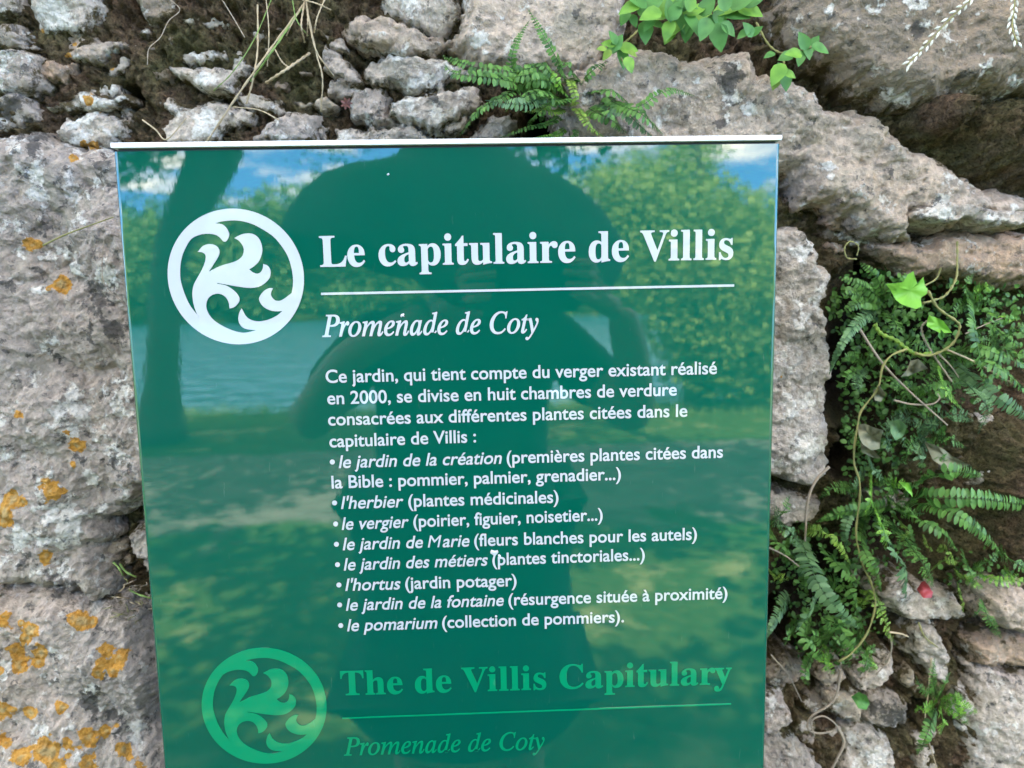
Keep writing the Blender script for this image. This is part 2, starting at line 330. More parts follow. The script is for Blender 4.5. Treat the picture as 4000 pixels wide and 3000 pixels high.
def stone(poly, dep=0.05, r=0.02, tint='g', rough=1.0, tilt=(0, 0), step=0.0017, moss=0.5, lich=0.0, dark=0.0, lay=0.0, label=None, wob=1.0, collect=None):
    NST[0] += 1; s = NST[0]*31
    poly = np.array(poly); x0, z0 = poly.min(0)-0.012; x1, z1 = poly.max(0)+0.012
    cx, cz = poly.mean(0)
    nx = int((x1-x0)/step)+2; nz = int((z1-z0)/step)+2
    X, Z = np.meshgrid(np.linspace(x0, x1, nx), np.linspace(z0, z1, nz))
    d = sdf(X, Z, poly)+0.0012
    d = d + wob*(0.006*fbm(X*45, Z*45, s, 3) + 0.0035*fbm(X*160, Z*160, s+5, 3))
    rr = min(r*.75, 0.40*max(d.max(), 0.004))
    dep = dep*0.72; tt = np.clip(d/rr, 0, 1); prof = 0.55+0.45*np.sin(tt*np.pi/2)
    # facets: upper envelope of small tilted planes
    rng = np.random.default_rng(s); ext = max(x1-x0, z1-z0); nf = int(np.clip((ext/0.035)**2*0.7, 5, 90))
    fx = rng.uniform(x0, x1, nf); fz = rng.uniform(z0, z1, nf); fo = rng.uniform(-0.010, 0.003, nf)*rough; sx = rng.normal(0, 0.26, nf)*rough; sz = rng.normal(0, 0.32, nf)*rough
    WX = X+0.008*fbm(X*40, Z*40, s+50, 3); WZ = Z+0.008*fbm(X*40, Z*40, s+60, 3)
    fac = np.full(X.shape, -1.0)
    for i in range(nf):
        q = (WX-fx[i])**2+(WZ-fz[i])**2
        fac = np.maximum(fac, fo[i]+sx[i]*(WX-fx[i])+sz[i]*(WZ-fz[i])-9.0*q)
    fac = np.clip(fac, -0.02, 0.02)
    h = dep*prof + 0.8*fac*(0.3+0.7*tt)
    h = h + (0.35+0.65*tt)*rough*(0.0075*fbm(X*16, Z*20, s+7, 4) + 0.0038*ridge(X*50, Z*60, s+9, 4)-0.002 + 0.0026*fbm(X*190, Z*190, s+11, 4, 0.65)) - 0.0045*rough*np.clip(1-np.abs(vn(WX*22, WZ*26, s+21))*9, 0, 1)*np.clip(vn(X*9, Z*9, s+23)*4, 0, 1)
    if lay: h = h + tt**0.5*lay*0.006*ridge((X*0.25+Z)*34+fbm(X*20, Z*20, s+80, 2)*0.5, X*4, s+70, 2)
    h = h + tilt[0]*(X-cx)+tilt[1]*(Z-cz)
    h = np.where(d < 0, np.maximum(h+d*9.0, -0.05), h)
    Y = YW-h
    keep = d > -2.5*step-0.002
    kc = keep[:-1, :-1] & keep[1:, :-1] & keep[:-1, 1:] & keep[1:, 1:]
    idx = np.arange(nx*nz).reshape(nz, nx)
    F = np.stack([idx[:-1, :-1][kc], idx[:-1, 1:][kc], idx[1:, 1:][kc], idx[1:, :-1][kc]], 1)
    used = np.unique(F); mp = np.full(nx*nz, -1); mp[used] = np.arange(len(used)); F = mp[F]
    if len(F) == 0: return None
    u, v = project(X, Y, Z)
    org = np.clip(blobs(u, v, ORANGE), -1, 1)
    lv = lich+np.clip(blobs(u, v, LIGHTSPOT), 0, 1)*0.9
    dv_ = dark+np.clip(blobs(u, v, DARKSPOT), 0, 1)*1.3
    mo = np.clip(moss*(1-np.clip(d/0.016, -0.5, 1.5)), -1, 1.2)
    T = np.array(TINT[tint])*rng.uniform(0.94, 1.06)
    V = np.stack([X.ravel()[used], Y.ravel()[used]-YW, Z.ravel()[used]], 1)
    n = len(used); tc_ = np.ones((n, 4)); tc_[:, :3] = T
    g = lambda a: a.ravel()[used]
    if collect is not None:
        nb = sum(len(q[0]) for q in collect); collect.append((V, F+nb, tc_, g(org), g(lv), g(dv_), g(mo))); return None
    o = mesh('stone', V, F, ROCK, wall, True, {'tint': ('FLOAT_COLOR', tc_), 'orange': ('FLOAT', g(org)), 'lich': ('FLOAT', g(lv)), 'dark': ('FLOAT', g(dv_)), 'moss': ('FLOAT', g(mo))})
    if label: o['label'] = label
    return o
def S(c, pts, dep=0.045, r=0.018, tint='g', **k):
    return stone([tuple(P(c, x, y, YW-dep*0.8)[[0, 2]]) for x, y in pts], dep, r, tint, **k)

# upper left: small lichened rubble in brown moss
S(1, [(0, -90), (95, -90), (80, 60), (0, 75), (-90, 60)], 0.04, .012, 'g')
S(1, [(140, -90), (530, -90), (528, 110), (470, 175), (330, 185), (200, 172), (150, 100)], .055, .02, 'w', lich=.35, label='pale stone with an orange lichen rim')
S(1, [(-90, 120), (20, 125), (140, 190), (155, 240), (80, 285), (-90, 280)], .05, .015, 'g', lich=.2, dark=.2)
S(1, [(270, 190), (400, 185), (520, 160), (570, 225), (700, 230), (800, 240), (800, 275), (690, 292), (620, 325), (560, 350), (440, 362), (330, 305)], .05, .014, 'p', lich=.1)
S(1, [(-90, 290), (110, 285), (210, 330), (240, 440), (240, 540), (150, 575), (-90, 570)], .06, .02, 'g', lich=.3, dark=.3)
S(1, [(110, 275), (210, 275), (245, 305), (150, 322)], .035, .008, 'g', lich=.2)
S(1, [(235, 400), (300, 368), (440, 395), (435, 440), (400, 512), (290, 500)], .04, .012, 't')
S(1, [(220, 330), (330, 365), (250, 405), (215, 390)], .035, .008, 'w', lich=.3)
S(1, [(650, 450), (720, 350), (812, 338), (800, 372), (745, 435), (680, 475)], .035, .01, 'w', lich=.4)
S(1, [(585, 525), (690, 505), (712, 570), (600, 602)], .04, .01, 'w', lich=.4)
S(1, [(225, 645), (330, 620), (400, 590), (520, 548), (545, 600), (640, 600), (742, 578), (765, 600), (700, 642), (520, 662), (340, 668)], .055, .01, 'w', lich=.3, tilt=(0, .15))
S(1, [(320, 745), (390, 690), (520, 672), (640, 680), (722, 735), (690, 815), (650, 880), (560, 905), (400, 880), (320, 840)], .06, .025, 'w', lich=.25)
S(1, [(-90, 578), (120, 570), (195, 650), (205, 705), (110, 765), (-90, 785)], .055, .02, 'g', dark=.4)
S(1, [(1085, 110), (1150, 65), (1205, 48), (1255, 82), (1400, 92), (1455, 140), (1430, 168), (1300, 150), (1150, 142)], .045, .012, 'w', lich=.1)
S(1, [(800, -90), (1020, -90), (1070, 50), (1030, 100), (900, 92), (830, 60)], .05, .018, 'b')
S(1, [(1040, 345), (1130, 320), (1280, 300), (1395, 272), (1398, 350), (1260, 372), (1100, 372)], .045, .01, 'w', lich=.2)
S(1, [(1005, 388), (1150, 385), (1290, 395), (1395, 392), (1415, 460), (1402, 545), (1290, 562), (1170, 522), (1130, 470), (1060, 422)], .06, .015, 'w', lich=.25, dark=.15)
S(1, [(1412, 320), (1465, 306), (1535, 400), (1500, 472), (1420, 482)], .04, .01, 'w', lich=.2)
S(1, [(930, 600), (1010, 585), (1130, 640), (1250, 565), (1340, 600), (1520, 680), (1490, 735), (1350, 760), (1320, 850), (1200, 890), (1000, 880), (920, 760), (990, 690)], .06, .02, 'w', lich=.1, dark=.1)
S(1, [(940, 450), (1090, 440), (1060, 490), (960, 505)], .025, .01, 'b')
S(1, [(1525, 830), (1620, 740), (1750, 700), (1830, 662), (1890, 680), (1945, 700), (1935, 850), (1800, 880), (1530, 880)], .055, .018, 'g', lich=.15)
S(1, [(1930, 800), (1955, 758), (2012, 768), (1990, 855)], .04, .008, 'w')
S(1, [(1945, 250), (2005, 238), (2120, 330), (2185, 420), (2225, 500), (2150, 505), (2060, 460), (1985, 400)], .05, .014, 'g')
S(1, [(1975, 188), (2100, 212), (2135, 300), (2060, 285)], .055, .006, 'g')
S(1, [(1400, 565), (1560, 560), (1720, 600), (1740, 690), (1620, 700), (1500, 640)], .04, .012, 'w', lich=.1)
S(1, [(1800, 620), (1980, 600), (2080, 640), (1980, 690), (1830, 655)], .035, .01, 'y')
S(1, [(2050, 560), (2212, 500), (2300, 590), (2260, 660), (2120, 640)], .03, .012, 'd')
S(1, [(730, 640), (830, 650), (810, 740), (740, 720)], .03, .01, 'g', lich=.1)
for q in [(1560, 200, 60), (1640, 330, 40), (880, 200, 34), (1690, 170, 30), (540, 420, 40), (760, 760, 36), (1720, 520, 34), (1100, 250, 34), (520, 470, 30), (900, 460, 34), (960, 300, 26), (1880, 450, 40), (1620, 620, 40), (1010, 180, 26), (1840, 240, 30)]:
    a0 = random.random()*6
    S(1, [(q[0]+q[2]*random.uniform(.7, 1.35)*math.cos(a0+k*1.05), q[1]+q[2]*random.uniform(.4, .8)*math.sin(a0+k*1.05)) for k in range(6)], random.uniform(.02, .035), .008, random.choice('wgbtb'), lich=random.choice((0, .2)), collect=RUB)
# upper middle
S(2, [(-40, 480), (60, 440), (150, 515), (200, 600), (80, 590), (-40, 560)], .045, .012, 'g')
S(2, [(0, 770), (240, 790), (500, 775), (620, 830), (670, 900), (0, 900)], .05, .016, 'w', lich=.1)
S(2, [(290, 40), (330, -260), (720, -250), (770, 30), (750, 130), (690, 182), (600, 195), (440, 110), (330, 65)], .06, .018, 'w', lich=.1)
S(2, [(55, 120), (120, 45), (290, 60), (430, 120), (600, 200), (742, 190), (748, 250), (620, 322), (420, 335), (320, 310), (140, 230), (65, 212)], .065, .016, 'p', lich=.1)
S(2, [(760, 170), (790, 60), (900, -330), (1800, -300), (1850, 120), (1760, 260), (1640, 420), (1500, 430), (1300, 440), (1100, 430), (900, 400), (800, 335), (745, 240)], .075, .022, 'p', rough=.8, moss=.3, label='broad pinkish grey stone above the little fern')
S(2, [(160, 400), (330, 315), (600, 335), (690, 352), (790, 400), (900, 430), (700, 480), (660, 545), (480, 565), (330, 512), (180, 480)], .055, .016, 'w', lich=.25)
S(2, [(330, 600), (480, 575), (640, 545), (900, 500), (930, 600), (880, 680), (680, 765), (660, 810), (560, 810), (340, 692)], .06, .018, 'w', lich=.3)
S(2, [(120, 520), (320, 520), (350, 590), (320, 690), (480, 780), (240, 780), (100, 700), (90, 600)], .04, .014, 'g', lich=.25, dark=.15)
S(2, [(672, 770), (850, 690), (872, 700), (800, 795), (690, 802)], .06, .008, 'w')
S(2, [(830, 870), (960, 720), (1090, 678), (1150, 770), (1040, 900)], .045, .014, 'g')
# right: the long slanting rock and the boulder above it
S(3, [(-700, 560), (-620, 420), (-440, 330), (-200, 220), (20, 240), (200, 320), (420, 270), (580, 250), (640, 420), (780, 425), (900, 465), (1050, 595), (1200, 640), (1300, 640), (1420, 718), (1520, 800), (1600, 895), (1740, 930), (1900, 1008), (1980, 1080), (2090, 1150), (2400, 1180), (2620, 1260), (2560, 1350), (2300, 1360), (2120, 1380), (1950, 1345), (1800, 1395), (1610, 1345), (1590, 1400), (1645, 1470), (1500, 1470), (1340, 1428), (1220, 1330), (1080, 1248), (935, 1250), (905, 1150), (860, 1042), (720, 1020), (560, 1060), (0, 1040), (-560, 900)], .10, .028, 'p', moss=.35, lich=-.05, label='long slanting pinkish grey rock ending in a ragged lower lip')
S(3, [(1590, 1290), (1750, 1250), (1950, 1240), (2300, 1290), (2300, 1400), (2100, 1390), (1960, 1345), (1800, 1398), (1620, 1350)], .115, .018, 'w', lich=.3, moss=.1)
S(3, [(820, 60), (860, -260), (1500, -330), (2500, -240), (2760, 60), (2640, 420), (2300, 530), (2000, 560), (1720, 622), (1600, 622), (1400, 520), (1225, 440), (1195, 340), (1050, 322), (1000, 250), (860, 160)], .12, .06, 'm', rough=.8, moss=.55, tilt=(0, .06), label='mossy tan boulder bulging out at the top right')
S(3, [(1960, 720), (2080, 660), (2300, 635), (2300, 765), (2010, 785)], .06, .018, 'y')
S(3, [(540, 60), (700, 20), (820, 90), (860, 200), (760, 250), (600, 230)], .05, .02, 'd', moss=.9)
# layers under the lip
S(3, [(990, 1290), (1080, 1262), (1210, 1330), (1260, 1385), (1060, 1400), (1000, 1360)], .05, .010, 't')
S(3, [(990, 1405), (1300, 1400), (1520, 1490), (1480, 1540), (1200, 1500), (1000, 1480)], .035, .010, 'd')
S(3, [(1000, 1490), (1120, 1480), (1130, 1560), (1030, 1590)], .03, .010, 't')
S(6, [(1290, -90), (1640, -100), (1800, -170), (2650, -140), (2600, 170), (2300, 190), (2050, 165), (1800, 132), (1590, 118), (1420, 20)], .065, .03, 't', lay=1.0, tilt=(0, -.15))
# tall white block right of the panel
S(6, [(100, -170), (700, -190), (900, -160), (965, -100), (985, 60), (1045, 40), (1062, 280), (1020, 315), (1060, 480), (1062, 800), (1052, 1000), (1085, 1180), (1062, 1400), (920, 1440), (640, 1400), (100, 1400)], .095, .014, 'w', lich=.15, lay=.5, rough=1.0, moss=.15, label='tall whitish block standing right beside the panel')
S(3, [(700, 1100), (840, 1060), (900, 1240), (960, 1300), (880, 1270), (700, 1260)], .01, .01, 'd', dark=.4)
S(6, [(500, 1440), (850, 1480), (1010, 1560), (980, 1650), (880, 1700), (500, 1680)], .07, .016, 'w', lay=.7, lich=.1, label='layered white stone under the tall block')
S(6, [(1930, 990), (2060, 990), (2070, 1060), (1960, 1080)], .04, .012, 'w')
S(6, [(1950, 1330), (2040, 1290), (2055, 1460), (2000, 1490), (1930, 1420)], .05, .012, 'w', lich=.1)
S(6, [(1720, 1270), (1860, 1250), (1880, 1330), (1740, 1340)], .035, .012, 'g')
S(6, [(1290, 1490), (1520, 1510), (1500, 1570), (1300, 1560)], .03, .012, 'g')
# lower right
S(8, [(1380, 640), (1420, 560), (1560, 560), (1700, 600), (1880, 640), (1905, 740), (1865, 795), (1700, 805), (1560, 790), (1440, 740)], .08, .02, 'w', rough=.8, label='chalky white stone under the red leaf')
S(8, [(1540, 880), (1590, 800), (1710, 810), (1745, 880), (1782, 935), (1822, 1100), (1812, 1215), (1700, 1160), (1560, 1010)], .07, .018, 'w')
S(8, [(1950, 580), (2060, 550), (2160, 555), (2620, 640), (2560, 860), (2300, 890), (2200, 865), (2080, 830), (1960, 690)], .085, .02, 'p', lich=.05)
S(8, [(1940, 930), (2080, 890), (2560, 880), (2540, 1090), (2300, 1105), (2130, 1080), (1980, 1060)], .065, .02, 't')
S(8, [(1885, 1030), (1990, 1062), (2140, 1100), (2500, 1090), (2160, 1200), (1990, 1205), (1960, 1120)], .055, .014, 'g', dark=.25)
S(8, [(1990, 1210), (2140, 1190), (2700, 1200), (2650, 1850), (1950, 1850), (1935, 1450), (1975, 1350)], .08, .022, 'w', lich=.05)
S(8, [(1830, 1200), (1880, 1190), (1890, 1260), (1860, 1400), (1900, 1440), (1850, 1470), (1780, 1360)], .055, .012, 'w')
S(8, [(620, 1080), (760, 1010), (900, 1080), (820, 1180), (640, 1200)], .05, .014, 'b', dark=.3)
S(8, [(930, 1120), (1010, 1060), (1110, 1060), (1135, 1120), (1020, 1160)], .05, .012, 'y')
S(8, [(1180, 1120), (1310, 1030), (1430, 1000), (1450, 1100), (1300, 1210), (1200, 1200)], .06, .014, 'w', lich=.1)
S(8, [(600, 1220), (760, 1250), (790, 1380), (700, 1480), (600, 1480)], .06, .016, 'g', lich=.2)
S(8, [(1000, 1210), (1150, 1210), (1260, 1250), (1240, 1420), (1090, 1400), (1010, 1300)], .06, .018, 'y', lich=.15)
S(8, [(1270, 1220), (1420, 1230), (1540, 1300), (1530, 1440), (1380, 1470), (1260, 1420)], .06, .018, 'g', dark=.3, lich=.1)
S(8, [(1160, 1490), (1300, 1470), (1440, 1540), (1470, 1800), (1120, 1800)], .065, .02, 'w', lich=.3)
S(8, [(590, 1480), (720, 1440), (870, 1560), (960, 1640), (1050, 1800), (590, 1800)], .06, .02, 'g', lich=.2, dark=.2)
S(8, [(840, 1180), (980, 1190), (980, 1320), (860, 1330)], .03, .012, 'd')
S(8, [(1560, 1620), (1640, 1500), (1700, 1560), (1690, 1700), (1580, 1700)], .045, .014, 'w')
S(8, [(1840, 1570), (1900, 1540), (1920, 1620), (1860, 1640)], .045, .010, 'w')
S(8, [(1430, 1090), (1520, 1050), (1540, 1150), (1480, 1180)], .045, .010, 'y')
for q in [(900, 1250, 60), (860, 1420, 70), (1150, 1180, 40), (1480, 1250, 46), (1560, 1180, 40), (1640, 1420, 60), (1760, 1520, 60), (1560, 1480, 50), (1740, 1630, 60), (960, 1520, 60), (1080, 1470, 50), (720, 1180, 46), (1640, 900, 40), (1460, 850, 44), (1340, 960, 40), (830, 1100, 44), (1500, 1590, 40), (1850, 1330, 36), (700, 1010, 44)]:
    a0 = random.random()*6
    S(8, [(q[0]+q[2]*random.uniform(.8, 1.5)*math.cos(a0+k*1.05), q[1]+q[2]*random.uniform(.5, 1.0)*math.sin(a0+k*1.05)) for k in range(6)], random.uniform(.03, .05), .010, random.choice('wggyw'), lich=random.choice((0, .2)), moss=.8, collect=RUB)
# lower and middle left: the great lichened boulder
S(4, [(-400, -770), (110, -800), (220, -740), (320, -725), (560, -680), (690, -700), (1500, -640), (1500, 1500), (890, 1560), (840, 1500), (830, 1560), (700, 1640), (560, 1690), (600, 1800), (530, 1850), (590, 2000), (600, 2100), (545, 2195), (250, 2140), (-400, 2120)], .10, .03, 'g', lich=.12, dark=.12, moss=.3, rough=1.1, label='great grey boulder crusted with white and orange lichen')
S(7, [(-400, 640), (120, 650), (250, 645), (540, 700), (690, 705), (800, 800), (860, 960), (930, 1050), (960, 1250), (900, 1420), (960, 1560), (1300, 1800), (-400, 1800)], .10, .025, 'g', lich=.12, dark=.15, moss=.3, label='grey boulder covered in orange lichen rosettes')
S(7, [(795, 190), (880, 150), (960, 180), (960, 380), (830, 392), (800, 315)], .06, .012, 'w', lich=.1)
S(7, [(825, 412), (960, 420), (960, 490), (880, 470)], .06, .010, 'g')
S(7, [(610, 260), (760, 275), (740, 330), (650, 335)], .05, .010, 'y')
S(7, [(690, 380), (800, 360), (820, 420), (700, 440)], .035, .010, 'y')
S(7, [(860, 930), (980, 960), (1000, 1200), (930, 1120)], .05, .012, 'y', moss=.6)
S(7, [(880, 1220), (1000, 1260), (1050, 1500), (960, 1450)], .05, .014, 'y', moss=.7)

# stones behind the panel and beyond the picture
def in_pic(x, z):
    u, v = seen((x, YW, z)); return -40 < u < 4040 and -40 < v < 3040 and not (900 < u < 2750 and 800 < v < 4000)
def course(x0, x1, z0, z1, dx, dz, step, skip):
    for iz in range(int((z1-z0)/dz)):
        zc_ = z0+(iz+.5)*dz; off = (iz % 2)*dx*.5
        for ix in range(int((x1-x0)/dx)):
            xc = x0+(ix+.5)*dx+off+random.uniform(-.12, .12)*dx; W_, H_ = dx*random.uniform(.42, .58), dz*random.uniform(.42, .56)
            if skip(xc, zc_): continue
            pts = [(xc+W_*random.uniform(.85, 1.12)*math.copysign(abs(math.cos(a))**.6, math.cos(a)), zc_+H_*random.uniform(.85, 1.12)*math.copysign(abs(math.sin(a))**.6, math.sin(a))) for a in [k*math.pi/5+.2 for k in range(10)]]
            if any(in_pic(*q) for q in pts): continue
            stone(pts, random.uniform(.045, .085), .03, random.choice('gwpgytb'), step=step, wob=.8, lich=random.uniform(0, .25), collect=RUB)
near = lambda x, z: -1.25 < x < 1.3 and .35 < z < 2.65
course(-1.25, 1.3, .35, 2.65, .125, .085, .0055, lambda x, z: False)
course(-2.4, 2.4, .02, 4.45, .27, .18, .011, near)
TC = np.concatenate([q[2] for q in RUB]); at_ = lambda i: np.concatenate([q[i] for q in RUB])
tag(mesh('rubble', at_(0), at_(1), ROCK, wall, True, {'tint': ('FLOAT_COLOR', TC), 'orange': ('FLOAT', at_(3)), 'lich': ('FLOAT', at_(4)), 'dark': ('FLOAT', at_(5)), 'moss': ('FLOAT', at_(6))}), kind='stuff')

# mossy earth between the stones, with deeper hollows
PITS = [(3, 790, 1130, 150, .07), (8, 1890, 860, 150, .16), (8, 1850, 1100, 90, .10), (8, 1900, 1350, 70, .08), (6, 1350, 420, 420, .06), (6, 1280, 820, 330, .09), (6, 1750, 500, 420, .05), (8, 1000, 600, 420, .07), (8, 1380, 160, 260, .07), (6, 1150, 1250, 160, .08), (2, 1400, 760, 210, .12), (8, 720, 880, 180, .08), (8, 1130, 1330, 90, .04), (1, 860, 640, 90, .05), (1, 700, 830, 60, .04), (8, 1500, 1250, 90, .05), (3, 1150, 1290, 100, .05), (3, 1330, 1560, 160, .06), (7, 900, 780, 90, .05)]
BUMPS = [(3, 1500, 790, 150, .03), (3, 1900, 900, 260, .03), (3, 1150, 500, 160, .025), (3, 2100, 1050, 160, .03), (6, 2080, 1300, 300, .05), (8, 2100, 180, 260, .045)]
def earth(x0, x1, z0, z1, step, name):
    nx = int((x1-x0)/step)+1; nz = int((z1-z0)/step)+1
    X, Z = np.meshgrid(np.linspace(x0, x1, nx), np.linspace(z0, z1, nz))
    h = 0.0045+0.010*fbm(X*9, Z*9, 5, 4)+0.006*ridge(X*45, Z*45, 9, 3)+0.0030*fbm(X*210, Z*210, 15, 3, .7)
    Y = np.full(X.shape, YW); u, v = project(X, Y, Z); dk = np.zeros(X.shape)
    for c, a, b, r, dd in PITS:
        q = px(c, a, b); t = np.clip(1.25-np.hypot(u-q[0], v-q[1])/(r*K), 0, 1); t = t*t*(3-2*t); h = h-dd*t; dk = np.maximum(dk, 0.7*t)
    for c, a, b, r, dd in BUMPS:
        q = px(c, a, b); t = np.clip(1.25-np.hypot(u-q[0], v-q[1])/(r*K), 0, 1); h = np.maximum(h, h*(1.2)+dd*t*t*(3-2*t))
    Y = -h
    idx = np.arange(nx*nz).reshape(nz, nx)
    F = np.stack([idx[:-1, :-1].ravel(), idx[:-1, 1:].ravel(), idx[1:, 1:].ravel(), idx[1:, :-1].ravel()], 1)
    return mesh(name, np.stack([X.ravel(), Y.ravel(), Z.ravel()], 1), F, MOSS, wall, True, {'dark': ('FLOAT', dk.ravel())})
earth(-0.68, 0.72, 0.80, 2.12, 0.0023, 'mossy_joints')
mb = MB(); mb.box((0, YW+0.55, 2.25), (10, 0.66, 4.5)); core = mb.build('wall_core', MOSS, wall, False)

for i_, (a, b, c_, d_) in enumerate([(-2.5, -.68, 0, 4.5), (.72, 2.5, 0, 4.5), (-.68, .72, 0, .80), (-.68, .72, 2.12, 4.5)]):
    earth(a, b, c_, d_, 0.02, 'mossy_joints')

# ------------------------------------------------------------------ ground, path, river, hills (the world the glossy panel mirrors)
def ground_material():
    M, t, b = mat('grass_ground')
    g = N(t, 'ShaderNodeTexCoord').outputs['Object']
    n1 = noise(t, 0.9, 5, 0.6, g); n2 = noise(t, 14, 6, 0.7, g)
    c = mixc_(t, ramp(t, n1, 0.35, 0.65), (0.010, 0.036, 0.006), (0.030, 0.064, 0.010))
    c = mixc_(t, ramp(t, n2, 0.35, 0.7), c, (0.070, 0.098, 0.020))
    c = mixc_(t, ramp(t, noise(t, 1.7, 5, 0.65, g), 0.54, 0.64), c, (0.19, 0.20, 0.075))  # pale blotches coloured in to strengthen the sun dapples on the grass
    t.links.new(c, b.inputs['Base Color']); b.inputs['Roughness'].default_value = 0.95; b.inputs['Specular IOR Level'].default_value = 0.1
    bump(t, b, n2, 1.0, 0.05); return M
GRASS = ground_material()
def terrain():
    ys = np.concatenate([np.linspace(1.2, -7.8, 46), np.linspace(-7.9, -10.5, 14), np.linspace(-11, -58, 12), np.linspace(-60, -74, 8), np.linspace(-80, -420, 30)])
    xs = np.concatenate([np.linspace(-420, -40, 24), np.linspace(-36, 36, 73), np.linspace(40, 420, 24)])
    X, Y = np.meshgrid(xs, ys)
    d = -Y
    near = np.where(d < 8.4, 0.008*fbm(X*.6, Y*.6, 3, 3)*np.clip(d-1, 0, 1), 0)
    bank = np.clip((d-8.5)/1.8, 0, 1); z = near*(1-bank)-1.9*bank
    far = np.clip((d-57)/5, 0, 1); z = z+far*2.2
    hill = np.clip((d-110)/230, 0, 1); hill = hill*hill*(3-2*hill)
    z = z+hill*(25+12*fbm(X*.008, Y*.006, 21, 3)+np.clip(-X, -200, 200)*.05)
    ny, nx = X.shape; idx = np.arange(nx*ny).reshape(ny, nx)
    F = np.stack([idx[:-1, :-1].ravel(), idx[1:, :-1].ravel(), idx[1:, 1:].ravel(), idx[:-1, 1:].ravel()], 1)
    return tag(mesh('ground', np.stack([X.ravel(), Y.ravel(), z.ravel()], 1), F, GRASS), kind='structure')
terrain()
M_PATH, t_, b_ = mat('gravel_path')
g_ = N(t_, 'ShaderNodeTexCoord').outputs['Object']; e_ = math_(t_, 'ADD', attr(t_, 'edge'), math_(t_, 'MULTIPLY', math_(t_, 'SUBTRACT', noise(t_, 2.2, 5, 0.65, g_), 0.5), 1.6))
c_ = mixc_(t_, ramp(t_, noise(t_, 3.0, 6, 0.6, g_), 0.3, 0.7), (0.055, 0.055, 0.047), (0.14, 0.13, 0.105))
c_ = mixc_(t_, ramp(t_, e_, 0.40, 0.62), mixc_(t_, ramp(t_, noise(t_, 14, 6, 0.7, g_), 0.35, 0.7), (0.012, 0.038, 0.007), (0.048, 0.08, 0.015)), c_)
t_.links.new(c_, b_.inputs['Base Color']); b_.inputs['Roughness'].default_value = 0.95; b_.inputs['Specular IOR Level'].default_value = 0.1
bump(t_, b_, noise(t_, 30, 4, 0.6, g_), 0.6, 0.02)
xs = np.linspace(-30, 30, 121); V = []; ED = []
for x in xs:
    for y, e in ((-3.1, 0), (-3.9, .45), (-4.6, 1), (-5.6, 1), (-5.95, .9), (-6.2, .3), (-6.6, 0)): V.append((x, y, 0.022 if 0 < e else -0.02)); ED.append(e)
F = np.array([(i*7+k, i*7+k+1, i*7+k+8, i*7+k+7) for i in range(120) for k in range(6)])
tag(mesh('path', V, F[:, ::-1].copy(), M_PATH, attrs={'edge': ('FLOAT', ED)}), kind='structure')
M_W, t_, b_ = mat('river_water')
b_.inputs['Base Color'].default_value = (0.03, 0.10, 0.15, 1); b_.inputs['Roughness'].default_value = 0.14
bump(t_, b_, noise(t_, 1.2, 3, 0.5, N(t_, 'ShaderNodeTexCoord').outputs['Object']), 1.0, 0.5)
tag(mesh('river', [(-300, -9.0, -1.0), (300, -9.0, -1.0), (300, -62, -1.0), (-300, -62, -1.0)], [(3, 2, 1, 0)], M_W), kind='structure')

# ------------------------------------------------------------------ trees
BARK = simple('bark', (0.075, 0.06, 0.045), 0.95, 0.4, 14, bumps=0.9)
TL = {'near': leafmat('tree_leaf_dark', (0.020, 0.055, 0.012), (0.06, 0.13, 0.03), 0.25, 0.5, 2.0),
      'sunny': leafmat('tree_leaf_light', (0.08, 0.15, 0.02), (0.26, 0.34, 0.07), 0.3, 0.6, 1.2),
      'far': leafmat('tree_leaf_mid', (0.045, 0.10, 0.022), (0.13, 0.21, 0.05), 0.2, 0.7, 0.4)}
def leaves(clumps, n, size, rng, lo=0.35):
    cl = np.array(clumps); wts = np.maximum(cl[:, 3], .3)**1.9; k = rng.choice(len(cl), n, p=wts/wts.sum())
    d = rng.normal(size=(n, 3)); d /= np.linalg.norm(d, axis=1)[:, None]
    rad = (lo+(1-lo)*rng.random(n)**0.6)*cl[k, 3]
    sub = rng.normal(size=(n, 3))*size*1.5
    c = cl[k, :3]+d*rad[:, None]*np.array([1, 1, .75])+sub
    nrm = d*0.6+rng.normal(size=(n, 3))*.7+np.array([0, 0, .5]); nrm /= np.linalg.norm(nrm, axis=1)[:, None]
    a = np.cross(nrm, rng.normal(size=(n, 3))); a /= np.linalg.norm(a, axis=1)[:, None]; b = np.cross(nrm, a)
    L = size*np.clip(cl[k, 3]/.55, .12, 1)[:, None]**.8*rng.uniform(.7, 1.4, n)[:, None]
    V = np.stack([c-a*L, c+b*L*.55+nrm*L*.12, c+a*L, c-b*L*.55+nrm*L*.12], 1).reshape(-1, 3)
    F = np.arange(4*n).reshape(n, 4); sh = np.repeat(np.clip(rng.random(len(cl))[k]*.6+rng.random(n)*.4, 0, 1), 4)
    return V, F, sh
def tree(name, base, trunk, branches, clumps, n, size, lm, label, group=None, seed=1, lo=.35):
    o = empty(name, base, label, 'tree', group); rng = np.random.default_rng(seed)
    mb = MB(); mb.tube(spline([p[:3] for p in trunk], 20), np.interp(np.linspace(0, 1, 21), np.linspace(0, 1, len(trunk)), [p[3] for p in trunk]), 10); mb.build('trunk', BARK, o)
    if branches:
        mb = MB()
        for br in branches: mb.tube(spline([p[:3] for p in br], 12), np.interp(np.linspace(0, 1, 13), np.linspace(0, 1, len(br)), [p[3] for p in br]), 7)
        mb.build('limbs', BARK, o)
    V, F, sh = leaves(clumps, n, size, rng, lo)
    mesh('crown', V-np.array(base), F, lm, o, False, {'shade': ('FLOAT', sh)})
    return o
